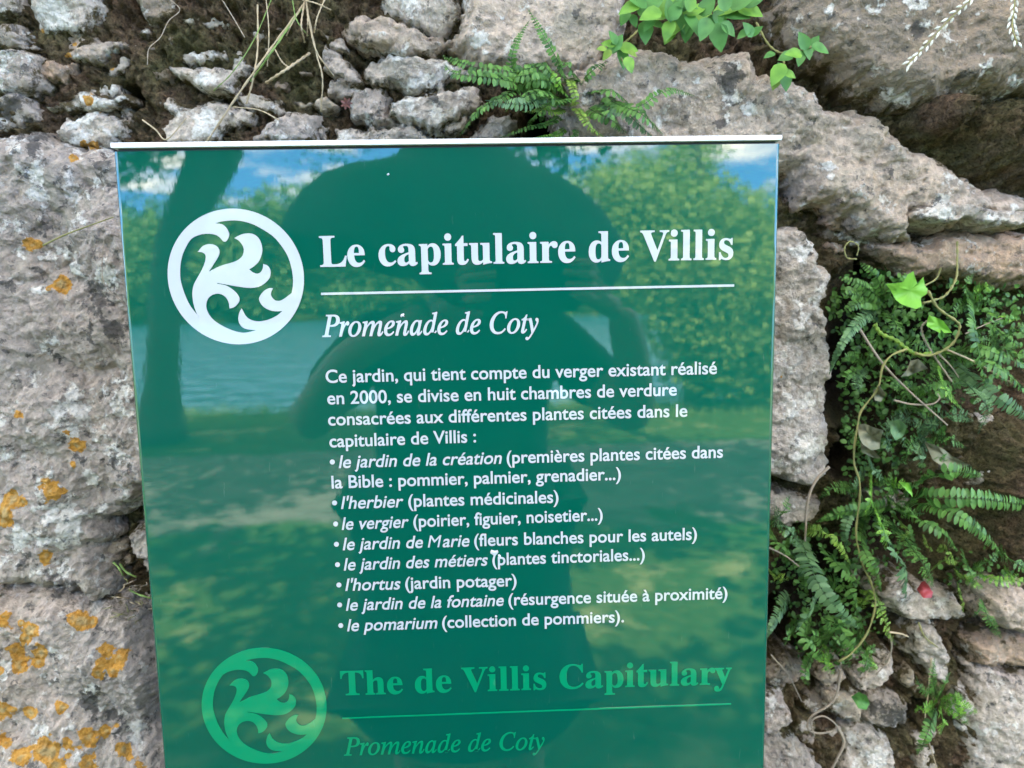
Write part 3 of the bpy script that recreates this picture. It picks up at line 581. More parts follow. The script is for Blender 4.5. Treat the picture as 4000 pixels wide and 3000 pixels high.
# the leaning tree beside the path, whose crown shades the path
T0 = mir(640, 1690, 6.9); T0[2] = 0
def tp(u, v, r, d=6.9): p = mir(u, v, d); return (p[0], p[1], p[2], r)
tr = [(T0[0]-.05, T0[1], 0.0, .27), tp(632, 1520, .17), tp(640, 1300, .145), tp(668, 1000, .16), tp(745, 800, .20), tp(850, 590, .24), tp(960, 420, .2, 6.6), (0.2, -6.0, 4.7, .15), (0.6, -5.6, 6.0, .09)]
br = [[tp(850, 590, .15), (-1.9, -6.8, 3.6, .12), (-2.8, -6.4, 5.0, .07), (-3.6, -6.0, 6.2, .03)],
      [(0.2, -6.0, 4.7, .11), (0.9, -4.6, 5.2, .08), (1.3, -3.2, 5.0, .05)], [(-.4, -6.3, 3.9, .10), (-.5, -5.0, 4.6, .07), (-.2, -3.6, 4.6, .04), (0.1, -3.2, 3.4, .02), (0.12, -3.2, 2.6, .008)]]
cl = [(x, y, z, r) for x, y, z, r in [(-4.2, -5.0, 5.6, 1.1), (-3.0, -4.8, 6.2, 1.1), (-1.6, -4.9, 6.0, 1.1), (-.3, -4.7, 6.1, 1.1), (-3.8, -3.8, 5.4, 1.2), (-2.4, -3.6, 5.7, 1.2), (-1.0, -3.4, 5.6, 1.2), (.4, -3.2, 5.5, 1.2), (1.6, -2.8, 5.6, 1.0), (-1.8, -4.6, 4.6, .8), (-3.4, -4.6, 4.4, .8), (-5.2, -4.4, 5.0, 1.2), (-2.6, -6.9, 4.0, .55), (-3.3, -6.6, 3.4, .5), (-2.9, -6.7, 3.0, .42), (-3.6, -6.3, 2.9, .4)]]
cl += [(x+random.uniform(-.4, .4), y+random.uniform(-.3, .3), 5.6+random.uniform(-.4, .7), random.uniform(.5, .85)) for x in np.arange(-6, 6.1, 1.1) for y in (-2.2, -1.2, -.2, .8) if random.random() < .80]
for u, v, r, d in [(1760, 600, .16, 3.4), (1880, 560, .20, 3.4), (2010, 590, .18, 3.4), (2130, 570, .16, 3.4), (2200, 640, .10, 3.4), (1960, 520, .25, 3.5), (2230, 520, .2, 3.5), (1270, 560, .05, 3.6), (1300, 600, .03, 3.6), (480, 640, .22, 6.6), (560, 600, .22, 6.6), (660, 590, .15, 6.6), (460, 740, .10, 6.6), (540, 780, .09, 6.6), (500, 560, .4, 6.6)]:
    p = mir(u, v, d); cl.append((p[0], p[1], p[2], r))
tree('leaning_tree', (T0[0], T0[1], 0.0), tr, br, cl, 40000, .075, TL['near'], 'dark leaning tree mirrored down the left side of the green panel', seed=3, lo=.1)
# the sunlit bushy tree mirrored on the right
bs = mir(2720, 1640, 8.2); cl = []
for u, v, r, d in [(2480, 760, .55, 8.3), (2620, 700, .5, 8.6), (2700, 640, .42, 8.6), (2560, 900, .7, 8.2), (2720, 860, .75, 8.3), (2880, 900, .6, 8.4), (2980, 960, .55, 8.5), (2620, 1060, .7, 8.0), (2780, 1080, .8, 8.1), (2950, 1120, .7, 8.3), (3080, 1100, .6, 8.6), (2680, 1250, .6, 8.0), (2830, 1280, .75, 8.1), (2980, 1300, .7, 8.3), (2740, 1420, .55, 8.1), (2880, 1450, .6, 8.2), (3010, 1470, .6, 8.4), (2380, 720, .4, 8.6), (2300, 760, .45, 8.8), (3000, 780, .25, 8.8), (2500, 620, .22, 8.8), (2700, 560, .4, 8.8)]:
    p = mir(u, v, d); cl.append((p[0], p[1], p[2], r))
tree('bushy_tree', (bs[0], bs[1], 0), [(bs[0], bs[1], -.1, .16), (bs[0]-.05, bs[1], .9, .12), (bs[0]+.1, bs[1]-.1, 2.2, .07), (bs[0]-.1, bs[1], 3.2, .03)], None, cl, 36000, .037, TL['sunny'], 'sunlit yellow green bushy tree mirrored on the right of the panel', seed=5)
# trees on the far bank
k_ = 0
for u, top, d, r in [(330, 905, 66, 3.2), (470, 930, 70, 2.6), (590, 770, 63, 3.4), (760, 860, 66, 3.0), (900, 790, 64, 3.2), (1010, 735, 63, 3.4), (1120, 850, 66, 2.8), (1230, 900, 70, 2.4), (1340, 690, 62, 2.6), (1480, 870, 66, 3.2), (1640, 830, 68, 3.2), (1800, 860, 66, 3.2), (1980, 840, 68, 3.2), (2160, 850, 66, 3.2), (2340, 800, 65, 3.4), (2500, 790, 66, 3.4), (2700, 760, 68, 3.4), (2900, 820, 66, 3.4), (3100, 780, 66, 3.4), (3300, 800, 66, 3.4), (140, 860, 66, 3.4)]:
    d = d-3.5; p = mir(u, 1248, d); tz = mir(u, top, d)[2]; k_ += 1; rng = np.random.default_rng(40+k_); h = tz-.3; cl = []
    r *= 1.5
    for i in range(16):
        zz_ = .2+h*rng.uniform(.03, .95); q = r*(1.05-.75*abs(zz_/tz-.42)); a = rng.uniform(0, 6.3)
        cl.append((p[0]+q*.55*math.cos(a), p[1]+q*.55*math.sin(a), min(zz_, tz-q*.35), q*.5))
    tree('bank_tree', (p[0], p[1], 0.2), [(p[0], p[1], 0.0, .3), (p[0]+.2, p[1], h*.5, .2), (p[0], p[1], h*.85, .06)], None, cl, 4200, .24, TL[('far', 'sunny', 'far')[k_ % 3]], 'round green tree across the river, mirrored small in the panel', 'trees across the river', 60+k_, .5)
# tall sunlit grass along the river bank
rng = np.random.default_rng(9); n = 9000; bx = rng.uniform(-9, 9, n); by = rng.uniform(-8.7, -7.5, n); h = rng.uniform(.06, .16, n); an = rng.uniform(0, 6.28, n); ln = rng.normal(0, .05, (n, 2))
A = np.stack([bx-.006*np.cos(an), by-.006*np.sin(an), np.full(n, -.02)], 1); B = np.stack([bx+.006*np.cos(an), by+.006*np.sin(an), np.full(n, -.02)], 1); Cc = np.stack([bx+ln[:, 0], by+ln[:, 1], h], 1)
o = mesh('grass', np.stack([A, B, Cc], 1).reshape(-1, 3), np.arange(3*n).reshape(n, 3), leafmat('bank_grass', (0.12, .20, .03), (.27, .36, .08), .3), None, False, {'shade': ('FLOAT', np.repeat(rng.random(n), 3))})
tag(o, 'sunlit tall grass along the river bank, mirrored in the panel', 'grass', kind='stuff')

# ------------------------------------------------------------------ the information panel
def paint(name, col, ripple=True):
    M, t, b = mat(name)
    b.inputs['Base Color'].default_value = col+(1,); b.inputs['Roughness'].default_value = 0.25; b.inputs['Specular IOR Level'].default_value = 0.0
    b.inputs['Coat Weight'].default_value = 1.0; b.inputs['Coat Roughness'].default_value = 0.012; b.inputs['Coat IOR'].default_value = 1.74
    g = N(t, 'ShaderNodeTexCoord').outputs['Object']
    mp = N(t, 'ShaderNodeMapping'); mp.inputs['Scale'].default_value = (1.0, 1.0, 0.38); t.links.new(g, mp.inputs[0])
    st = N(t, 'ShaderNodeMapping'); st.inputs['Scale'].default_value = (1.0, 1.0, 0.16); t.links.new(g, st.inputs[0])
    wear = math_(t, 'MULTIPLY', ramp(t, noise(t, 330, 3, 0.6, st.outputs[0]), 0.66, 0.74), ramp(t, noise(t, 11, 3, 0.6, g), 0.42, 0.66))
    film = ramp(t, noise(t, 16, 6, 0.7, g), 0.35, 0.75)
    cw = mixc_(t, math_(t, 'MULTIPLY', wear, 0.30), col+(1,), tuple(min(.6, x*.7+.13) for x in col)+(1,))
    cw = mixc_(t, math_(t, 'MULTIPLY', film, 0.008), cw, (0.30, 0.32, 0.28)); t.links.new(cw, b.inputs['Base Color'])
    t.links.new(math_(t, 'ADD', 0.010, math_(t, 'ADD', math_(t, 'MULTIPLY', film, 0.02), math_(t, 'MULTIPLY', wear, 0.25))), b.inputs['Coat Roughness'])
    nm = N(t, 'ShaderNodeBump'); nm.inputs['Strength'].default_value = 0.009; nm.inputs['Distance'].default_value = 0.001
    t.links.new(noise(t, 260, 2, 0.5, mp.outputs[0]), nm.inputs['Height'])
    t.links.new(nm.outputs[0], b.inputs['Coat Normal'])
    return M
M_GREEN = paint('green_lacquer', (0.0, 0.076, 0.046)); M_WHITE = paint('white_lettering', (0.45, 0.475, 0.475)); M_LIGHT = paint('light_green_lettering', (0.0, 0.215, 0.088))
M_ALU = simple('white_aluminium', (0.80, 0.79, 0.76), 0.35, 0.04, 60); M_GAP = simple('gap_shade_dark', (0.03, 0.035, 0.035), 0.7)
panel = empty('information_panel', (0, 0, 0), 'glossy green information panel with white French text and a round leaf emblem', 'sign')
pr = []
for cx_, cy_, a0 in ((.247, .027, 0), (-.247, .027, 90), (-.247, .003, 180), (.247, .003, 270)):
    for k in range(7):
        a = R(a0+k*15); pr.append((cx_+.003*math.cos(a), cy_+.003*math.sin(a)))
n = len(pr)
V = [(x, y, 0.02) for x, y in pr]+[(x, y, ZTOP) for x, y in pr]
body = mesh('panel_body', V, [(i, (i+1) % n, n+(i+1) % n, n+i) for i in range(n)]+[tuple(range(n, 2*n)), tuple(reversed(range(n)))], M_GREEN, panel, True)
for p_ in body.data.polygons:
    if len(p_.vertices) > 4: p_.use_smooth = False
bm = bmesh.new(); bm.from_mesh(body.data)
for e in bm.edges:
    if len(e.link_faces) == 2 and e.calc_face_angle() > 0.5: e.smooth = False
bm.to_mesh(body.data); bm.free()
for p_ in body.data.polygons:
    if abs(p_.normal.y) > .999 or abs(p_.normal.x) > .999: p_.use_smooth = False
mb = MB(); mb.box((0, .015, ZTOP+.0011), (.494, .025, .0022)); mb.build('gap_shade', M_GAP, panel, False)  # dark strip standing in for the shaded gap under the cap
mb = MB(); mb.box((0, .0148, ZTOP+.0022+.0019), (.5008, .0345, .0038)); cap = mb.build('top_cap', M_ALU, panel, False)
bv = cap.modifiers.new('bevel', 'BEVEL'); bv.width = .0006; bv.segments = 2

def glyphs(s, off, shear=0):
    cu = bpy.data.curves.new('t', 'FONT'); cu.body = s; cu.size = 1; cu.offset = off; cu.shear = shear; cu.extrude = 0.006; cu.resolution_u = 6
    o = bpy.data.objects.new('t', cu); COL.objects.link(o); dg = bpy.context.evaluated_depsgraph_get(); dg.update()
    me = bpy.data.meshes.new_from_object(o.evaluated_get(dg)); v = np.array([q.co[:] for q in me.vertices]); f = [tuple(p.vertices) for p in me.polygons]
    bpy.data.objects.remove(o); bpy.data.curves.remove(cu); bpy.data.meshes.remove(me); return v, f
def bold(s): return ''.join(chr(0x1D400+ord(c)-65) if 'A' <= c <= 'Z' else chr(0x1D41A+ord(c)-97) if 'a' <= c <= 'z' else c for c in s)
def ital(s): return ''.join('\u210e' if c == 'h' else chr(0x1D434+ord(c)-65) if 'A' <= c <= 'Z' else chr(0x1D44E+ord(c)-97) if 'a' <= c <= 'z' else c for c in s)
def write(name, pieces, a, b_, cap_px, matl, y=-.0004, capref=0.70):
    """pieces: (text, offset, shear, gap before); a, b_: pixel ends of the baseline; letters scaled to that length and to the cap height"""
    A = at(*a, 0.0); B = at(*b_, 0.0); L = np.linalg.norm(B-A); VV = []; FF = []; x = 0; nb = 0
    for s, off, sh, gap in pieces:
        v, f = glyphs(s, off, sh); lead = v[:, 0].min(); v[:, 0] += x+gap-lead; x = v[:, 0].max(); VV.append(v); FF += [tuple(i+nb for i in q) for q in f]; nb += len(v)
    V = np.concatenate(VV); V[:, 0] -= V[:, 0].min(); sx = L/V[:, 0].max(); sz = cap_px*0.1987e-3/capref
    d = (B-A)/L
    W = A+V[:, :1]*sx*d+np.stack([np.zeros(len(V)), np.full(len(V), 0.0), V[:, 1]*sz], 1); W[:, 1] = y-V[:, 2]*.02
    return mesh(name, W, FF, matl, panel, False)
write('title_lettering', [(bold('Le capitulaire de Villis'), .007, 0, 0)], (1251.5, 1042), (2863, 1012), 113, M_WHITE, capref=.672)
write('subtitle_lettering', [(ital('Promenade de Coty'), .014, 0, 0)], (1259, 1315), (2104.5, 1299), 80, M_WHITE, capref=.672)
write('title_lettering', [(bold('The de Villis Capitulary'), .007, 0, 0)], (1332.5, 2714.8), (2856.6, 2670), 103, M_LIGHT, capref=.672)
write('subtitle_lettering', [(ital('Promenade de Coty'), .010, 0, 0)], (1343.4, 2950), (2128, 2925), 76, M_LIGHT, capref=.672)
BO = .014; SH = .22
for pcs, a, b2 in [
 ([('Ce jardin, qui tient compte du verger existant réalisé', 0)], (1273.4, 1495), (2799.4, 1460)),
 ([('en 2000, se divise en huit chambres de verdure', 0)], (1279.7, 1579), (2643, 1544)),
 ([('consacrées aux différentes plantes citées dans le', 0)], (1283, 1661.4), (2684, 1626.6)),
 ([('capitulaire de Villis :', 0)], (1288, 1746.8), (1860, 1726.6)),
 ([('•', 0), ('le jardin de la création', 1), ('(premières plantes citées dans', 0)], (1290, 1828.5), (2822.8, 1786.7)),
 ([('la Bible : pommier, palmier, grenadier...)', 0)], (1296.6, 1907), (2425, 1873)),
 ([('•', 0), ("l'herbier", 1), ('(plantes médicinales)', 0)], (1298.5, 1988), (2181.6, 1962.6)),
 ([('•', 0), ('le vergier', 1), ('(poirier, figuier, noisetier...)', 0)], (1303, 2070), (2353.8, 2031.6)),
 ([('•', 0), ('le jardin de', 1), ('M', 2), ('arie', 3), ('(fleurs blanches pour les autels)', 0)], (1306, 2149), (2721.5, 2107)),
 ([('•', 0), ('le jardin des métiers', 1), ('(plantes tinctoriales...)', 0)], (1310.5, 2228.5), (2518, 2186.7)),
 ([('•', 0), ("l'hortus", 1), ('(jardin potager)', 0)], (1315.6, 2307.6), (2018, 2288)),
 ([('•', 0), ('le jardin de la fontaine', 1), ('(résurgence située à proximité)', 0)], (1318.7, 2385.4), (2840.5, 2337.3)),
 ([('•', 0), ('le pomarium', 1), ('(collection de pommiers).', 0)], (1323, 2465.8), (2437, 2429))]:
    write('text_line', [(s, 0 if i == 2 else BO*(.85 if i else 1), SH*min(i, 1), 0 if k == 0 else .05 if i == 3 else .20 if k == 1 else .26) for k, (s, i) in enumerate(pcs)], a, b2, 51, M_WHITE)
for a, b2, hh, matl in (((1254.6, 1148), (2867, 1115), 9, M_WHITE), ((1337.6, 2805), (2855, 2749), 6, M_LIGHT)):
    A = at(*a, 0); B = at(*b2, 0); hz = hh*.1987e-3/2
    mb = MB(); V = []
    for y in (-.0006, -.0001):
        V += [(A[0], y, A[2]-hz), (B[0], y, B[2]-hz), (B[0], y, B[2]+hz), (A[0], y, A[2]+hz)]
    mb.add(V, [(0, 1, 2, 3), (7, 6, 5, 4), (0, 4, 5, 1), (1, 5, 6, 2), (2, 6, 7, 3), (3, 7, 4, 0)]); mb.build('rule', matl, panel, False)
HOLE = """400,1285! 300,1160 230,1010 190,870 185,740 205,610 250,500 310,410 400,365 490,352 570,362 620,388 665,437! 690,440 718,410 732,360 715,310 680,265 640,243 575,236! 640,218 740,205 850,208 980,240 1100,300 1220,380 1310,480 1380,590 1425,720 1445,850 1443,940 1430,1015! 1350,1075 1300,1100 1250,1097 1215,1068 1198,1030 1205,995 1222,962! 1180,960 1120,992 1075,1050 1068,1090 1090,1140 1140,1185 1210,1213 1275,1219 1325,1215! 1270,1263 1180,1308 1080,1330 1000,1322 940,1292 905,1250 885,1210 872,1188! 850,1225 835,1290 845,1350 880,1395 940,1420 1032,1430! 960,1448 880,1457 780,1435 680,1392 590,1340 530,1285 490,1220 475,1150 495,1080 540,1038 600,1022 660,1035 705,1075 730,1130 738,1187! 790,1170 835,1125 848,1085 835,1045 800,1000 750,960 690,928 598,910! 600,902! 700,920 850,945 960,957 1060,945 1130,905 1180,850 1195,790 1185,740 1155,705 1112,690! 1110,730 1090,775 1050,798 1000,785 955,750! 1010,715 1060,665 1090,600 1102,530 1090,460 1060,400 1010,360 950,348 870,360 790,400! 840,430 880,480 895,530 885,590 840,640 760,675 640,710 505,775! 555,700 605,620 625,560 610,510 570,478 510,468 440,490 382,555! 430,560 465,585 470,630 455,690 420,770 370,860 335,930 322,1020 330,1110 350,1190 388,1282!"""
pts = [(tuple(float(q) for q in w_.strip('!').split(',')), w_.endswith('!')) for w_ in HOLE.split()]
loop = []; seg = []
for i in range(len(pts)+1):
    p_, sharp = pts[i % len(pts)]; seg.append(p_)
    if sharp and len(seg) > 1:
        loop += [tuple(q) for q in spline([np.array(z) for z in seg], 4*(len(seg)-1))[:-1]]; seg = [p_]
E1 = np.array([-.1659, 0, ZTOP-.0934]); RE = .0509
def emblem(cen, rad, matl):
    cu = bpy.data.curves.new('e', 'CURVE'); cu.dimensions = '2D'; cu.fill_mode = 'FRONT'; cu.extrude = .0002
    hole = []
    for x, y in loop:
        p = at(640+x*580/1659, 790+y*580/1659, 0); hole.append(((p[0]-E1[0])*rad/RE, (p[2]-E1[2])*rad/RE))
    for L in ([(rad*math.cos(a), rad*math.sin(a)) for a in np.linspace(0, 2*np.pi, 97)[:-1]], hole):
        s = cu.splines.new('POLY'); s.points.add(len(L)-1); s.use_cyclic_u = True
        for q, (x, z) in zip(s.points, L): q.co = (x, z, 0, 1)
    o = bpy.data.objects.new('e', cu); COL.objects.link(o); dg = bpy.context.evaluated_depsgraph_get(); dg.update()
    me = bpy.data.meshes.new_from_object(o.evaluated_get(dg)); v = np.array([q.co[:] for q in me.vertices]); f = [tuple(p.vertices) for p in me.polygons]
    bpy.data.objects.remove(o); W = np.stack([cen[0]+v[:, 0], -.0004-v[:, 2], cen[2]+v[:, 1]], 1)
    return mesh('emblem', W, f, matl, panel, False)
emblem(E1, RE, M_WHITE)['label'] = 'white round leaf emblem beside the title'
emblem(np.array([-.1652, 0, ZTOP-.4399]), .0503, M_LIGHT)['label'] = 'light green round leaf emblem'
def mark(u, v, r, seed):
    rg_ = random.Random(seed); c_ = at(u, v, 0); V = [(c_[0], -.0009, c_[2])]; n_ = 11
    for k in range(n_):
        q = r*.1987e-3*rg_.uniform(.45, 1.15); V.append((c_[0]+q*math.cos(k*2*math.pi/n_), -.0002, c_[2]+q*math.sin(k*2*math.pi/n_)))
    mb = MB(); mb.add(V, [(0, 1+k, 1+(k+1) % n_) for k in range(n_)]); mb.build('chip', M_WHITE, panel, False)
mark(1572, 1232, 9, 1); mark(1930, 2158, 16, 2); mark(1950, 2172, 9, 3); mark(1517, 680, 6, 4)
#PART3
# ------------------------------------------------------------------ plants in the wall
CPX = 0.000153                                 # metres per crop pixel at the depth of the plants
def path3(c, pts, d0, d1, bulge=0.03, n=36):
    """a curve through crop points, leaving the wall at depth d0, bowing towards the viewer, ending at depth d1"""
    p2 = spline([np.array(q, float) for q in pts], n); o = []
    for i, q in enumerate(p2):
        t = i/n; o.append(np.array(P(c, q[0], q[1], d0+(d1-d0)*t-bulge*math.sin(t*math.pi))))
    return o
TOCAM = np.array([0.0, -1.0, 0.25])
def leaflet(mb, base, dirv, nrm, L, W, a, tipcurl=0.15, shape='oval'):
    side = np.cross(dirv, nrm); side /= np.linalg.norm(side)+1e-9
    prof = {'oval': [(.0, .10), (.22, .78), (.5, 1.0), (.78, .8), (1.0, .22)], 'long': [(.0, .45), (.12, .9), (.45, 1.0), (.8, .72), (1.0, .12)], 'broad': [(.0, .3), (.2, .95), (.45, 1.0), (.75, .62), (1.0, .04)]}[shape]
    V = []; 
    for t, w_ in prof:
        c = base+dirv*L*t-nrm*L*tipcurl*t*t
        V += [c-side*W*w_*.5+nrm*W*.12*w_, c, c+side*W*w_*.5+nrm*W*.12*w_]
    F = []
    for i in range(len(prof)-1):
        F += [(i*3, i*3+1, i*3+4, i*3+3), (i*3+1, i*3+2, i*3+5, i*3+4)]
    mb.add(V, F, a)
def frond(parent, c, pts, hw, m, kind='spleen', d0=.19, d1=.15, bulge=.03, seed=0, dens=1.0, stemcol=None):
    rg = random.Random(seed*7+3); pp = path3(c, pts, d0, d1, bulge); n = len(pp)-1
    mb = MB(); rad = np.linspace(.0006, .00025, n+1); mb.tube(pp, rad, 4, .1)
    seg = [np.linalg.norm(pp[i+1]-pp[i]) for i in range(n)]; tot = sum(seg); cum = np.concatenate([[0], np.cumsum(seg)])
    hwm = hw*CPX*(1.28 if kind == 'spleen' else 1.1)
    sp = {'spleen': .50, 'broad': .46, 'lacy': .62, 'sparse': .75}[kind]*hwm/dens
    twist = rg.uniform(-.5, .5); s = tot*.06
    while s < tot*.995:
        i = min(np.searchsorted(cum, s)-1, n-1); i = max(i, 0); f = (s-cum[i])/seg[i]; b = pp[i]*(1-f)+pp[i+1]*f
        tdir = pp[min(i+1, n)]-pp[max(i-1, 0)]; tdir = tdir/(np.linalg.norm(tdir)+1e-9); u = s/tot
        nrm = TOCAM-tdir*TOCAM.dot(tdir); nrm /= np.linalg.norm(nrm); side = np.cross(tdir, nrm)
        nrm = nrm*math.cos(twist)+side*math.sin(twist); side = np.cross(tdir, nrm)
        env = min(1, .45+u*2.4)*(1-u**2.6)**.8+.10 if kind != 'broad' else min(1, .6+u*2)*(1-u**1.9)**.8+.06
        for sg in (-1, 1):
            if rg.random() < .04: continue
            L = hwm*env*rg.uniform(.88, 1.1); an = rg.uniform(1.15, 1.4)
            dv_ = tdir*math.cos(an)+side*sg*math.sin(an)+nrm*rg.uniform(-.28, .10); dv_ /= np.linalg.norm(dv_)
            nl = nrm+side*rg.uniform(-.25, .25)+tdir*rg.uniform(-.3, .3); nl -= dv_*nl.dot(dv_); nl /= np.linalg.norm(nl)
            a = rg.random()
            if kind == 'spleen': leaflet(mb, b, dv_, nl, L, min(L*.62, sp*1.15), a, .2, 'oval')
            elif kind == 'broad': leaflet(mb, b, dv_, nl, L, sp*.98, a, .22, 'long')
            elif kind == 'sparse': leaflet(mb, b, dv_, nl, L, L*.75, a, .15, 'oval')
            else:
                for k in range(3):
                    q = b+dv_*L*(.12+.28*k); s2 = np.cross(dv_, nl)
                    for g in (-1, 1):
                        d2 = dv_*.7+s2*g*.75+nl*rg.uniform(-.2, .2); d2 /= np.linalg.norm(d2); leaflet(mb, q, d2, nl, L*.38*(1-.2*k), L*.24, rg.random(), .1, 'oval')
                leaflet(mb, b+dv_*L*.7, dv_, nl, L*.35, L*.26, a, .1, 'oval')
        s += sp*rg.uniform(.9, 1.12)*(1 if u < .75 else .8)
    return mb.build('frond', LEAF[m], parent)
FID = [0]
def fern(c, root, fronds, label, group=None, name='fern', d0=.19):
    r = P(c, root[0], root[1], d0); o = empty(name, tuple(r), label, 'fern', group)
    for f in fronds:
        pts, hw, m, kind = f[:4]; kw = f[4] if len(f) > 4 else {}
        FID[0] += 1; kw = dict({'d0': d0}, **kw); frond(o, c, pts, hw, m, kind, seed=FID[0], **kw)
    return o
# the little fern above the panel
fern(2, (1440, 640), [
 ([(1400, 560), (1150, 455), (900, 420), (672, 345)], 46, 'fern', 'spleen', {'bulge': .05}),
 ([(1390, 570), (1180, 520), (980, 480), (760, 455), (690, 400)], 44, 'fern', 'spleen', {'bulge': .06, 'd1': .12}),
 ([(1380, 540), (1300, 420), (1180, 430), (1120, 470)], 40, 'fern', 'spleen', {'bulge': .05}),
 ([(1420, 560), (1250, 470), (1110, 420), (1130, 260), (1212, 128)], 34, 'fern', 'spleen', {'bulge': .03, 'd1': .13}),
 ([(1440, 560), (1420, 440), (1330, 270), (1208, 60)], 36, 'fern', 'spleen', {'bulge': .03, 'd1': .12}),
 ([(1500, 600), (1540, 500), (1610, 430), (1690, 380)], 40, 'fern', 'spleen'),
 ([(1420, 600), (1200, 545), (1040, 600), (880, 700), (780, 845)], 38, 'fern', 'spleen', {'bulge': .06}),
 ([(1400, 600), (1300, 590), (1200, 640), (1080, 640), (940, 620)], 40, 'ferngrey', 'spleen', {'bulge': .07, 'd1': .12}),
 ([(1420, 560), (1330, 500), (1230, 500), (1150, 540)], 44, 'fern', 'spleen', {'bulge': .07}),
 ([(1520, 600), (1650, 570), (1750, 640), (1880, 660), (2000, 590), (2100, 555), (2230, 590)], 40, 'fern', 'spleen', {'bulge': .05, 'd1': .14}),
 ([(1500, 620), (1640, 640), (1800, 690), (1900, 780), (1980, 850)], 42, 'ferngrey', 'spleen', {'bulge': .05}),
 ([(1540, 620), (1720, 640), (1880, 690), (1970, 760), (2040, 830)], 44, 'fern', 'spleen', {'bulge': .06}),
 ([(1480, 640), (1530, 700), (1580, 780), (1680, 850)], 30, 'yellow', 'sparse', {'bulge': .06, 'd1': .13}),
 ([(1440, 660), (1380, 690), (1280, 680), (1170, 690)], 28, 'yellow', 'sparse', {'bulge': .05}),
 ([(1440, 600), (1420, 560), (1370, 480), (1330, 420)], 30, 'fernlight', 'sparse', {'bulge': .06}),
 ([(1430, 700), (1330, 760), (1200, 790), (1030, 850)], 26, 'fern', 'sparse', {'bulge': .03}),
 ([(1460, 780), (1380, 830), (1280, 850), (1200, 860)], 24, 'fernlight', 'sparse', {'bulge': .03}),
 ([(1480, 760), (1500, 830), (1420, 870)], 22, 'fern', 'sparse'),
 ([(1430, 560), (1300, 470), (1160, 470), (1010, 520)], 42, 'fern', 'spleen', {'bulge': .06}),
 ([(1440, 580), (1380, 500), (1290, 400), (1200, 400)], 40, 'fern', 'spleen', {'bulge': .05}),
 ([(1430, 620), (1300, 560), (1180, 600), (1060, 690)], 40, 'fern', 'spleen', {'bulge': .07, 'd1': .13}),
 ([(1470, 560), (1490, 470), (1440, 400), (1380, 380)], 36, 'fern', 'spleen', {'bulge': .05}),
 ([(1510, 600), (1640, 560), (1740, 570), (1830, 640)], 40, 'fern', 'spleen', {'bulge': .05}),
 ([(1500, 620), (1620, 690), (1720, 740), (1820, 830)], 40, 'fern', 'spleen', {'bulge': .06}),
 ([(1440, 640), (1350, 640), (1260, 700), (1200, 780)], 36, 'fern', 'spleen', {'bulge': .06}),
 ([(1460, 600), (1400, 620), (1330, 600), (1250, 560)], 40, 'fern', 'spleen', {'bulge': .08}),
 ([(1500, 560), (1470, 500), (1500, 620), (1460, 660)], 30, 'yellow', 'sparse', {'bulge': .07})],
 'small maidenhair fern with outspread fronds just above the panel top')
GR = 'ferns hanging in the hollow right of the panel'
fern(6, (1330, 300), [
 ([(1350, 280), (1230, 190), (1070, 130)], 44, 'fern', 'spleen'), ([(1350, 260), (1300, 130), (1200, 40)], 40, 'fern', 'spleen'),
 ([(1380, 260), (1430, 150), (1510, 105)], 44, 'fern', 'spleen'), ([(1330, 290), (1190, 290), (1060, 370)], 44, 'fern', 'spleen'),
 ([(1340, 330), (1240, 250), (1120, 240), (1060, 290)], 40, 'fern', 'spleen'), ([(1400, 300), (1500, 250), (1600, 320)], 48, 'fern', 'spleen'),
 ([(1350, 330), (1420, 420), (1400, 520)], 46, 'fern', 'lacy'), ([(1300, 320), (1180, 420), (1080, 560), (1010, 730)], 46, 'ferngrey', 'broad', {'bulge': .06, 'd1': .12})],
 'dark fern with a pale frond drooping along the white block', GR)
fern(6, (1900, 230), [
 ([(1900, 230), (1900, 400), (1930, 600), (1985, 840)], 58, 'fern', 'broad', {'bulge': .06, 'd1': .14}),
 ([(1890, 260), (1960, 200), (2030, 190)], 50, 'fernlight', 'lacy'), ([(1900, 300), (2000, 270), (2080, 290)], 44, 'fern', 'lacy'),
 ([(1880, 280), (1800, 330), (1740, 430)], 44, 'fern', 'lacy'), ([(1950, 330), (2080, 380), (2190, 390)], 30, 'fernlight', 'sparse'), ([(1960, 380), (2100, 500), (2200, 560)], 34, 'fern', 'sparse'), ([(1890, 260), (1850, 190), (1900, 110)], 40, 'fern', 'lacy')],
 'fern with one long frond hanging straight down below the vine leaves', GR)
fern(6, (1720, 620), [
 ([(1720, 610), (1920, 640), (2080, 710), (2260, 870)], 62, 'fern', 'broad', {'bulge': .05}), ([(1760, 640), (1950, 800), (2130, 930), (2300, 1030)], 62, 'ferngrey', 'broad', {'bulge': .05}),
 ([(1740, 680), (1900, 830), (1990, 950), (1930, 1100)], 54, 'ferngrey', 'lacy', {'bulge': .06}), ([(1700, 640), (1660, 760), (1520, 860)], 52, 'fern', 'lacy'),
 ([(1760, 600), (1900, 560), (2080, 620), (2280, 700)], 56, 'fern', 'broad'), ([(1690, 660), (1720, 800), (1820, 940)], 44, 'fernlight', 'lacy', {'bulge': .06, 'd1': .13}), ([(1700, 600), (1600, 560), (1480, 520)], 46, 'fern', 'lacy')],
 'spreading fern whose fronds reach the right edge of the photo', GR)
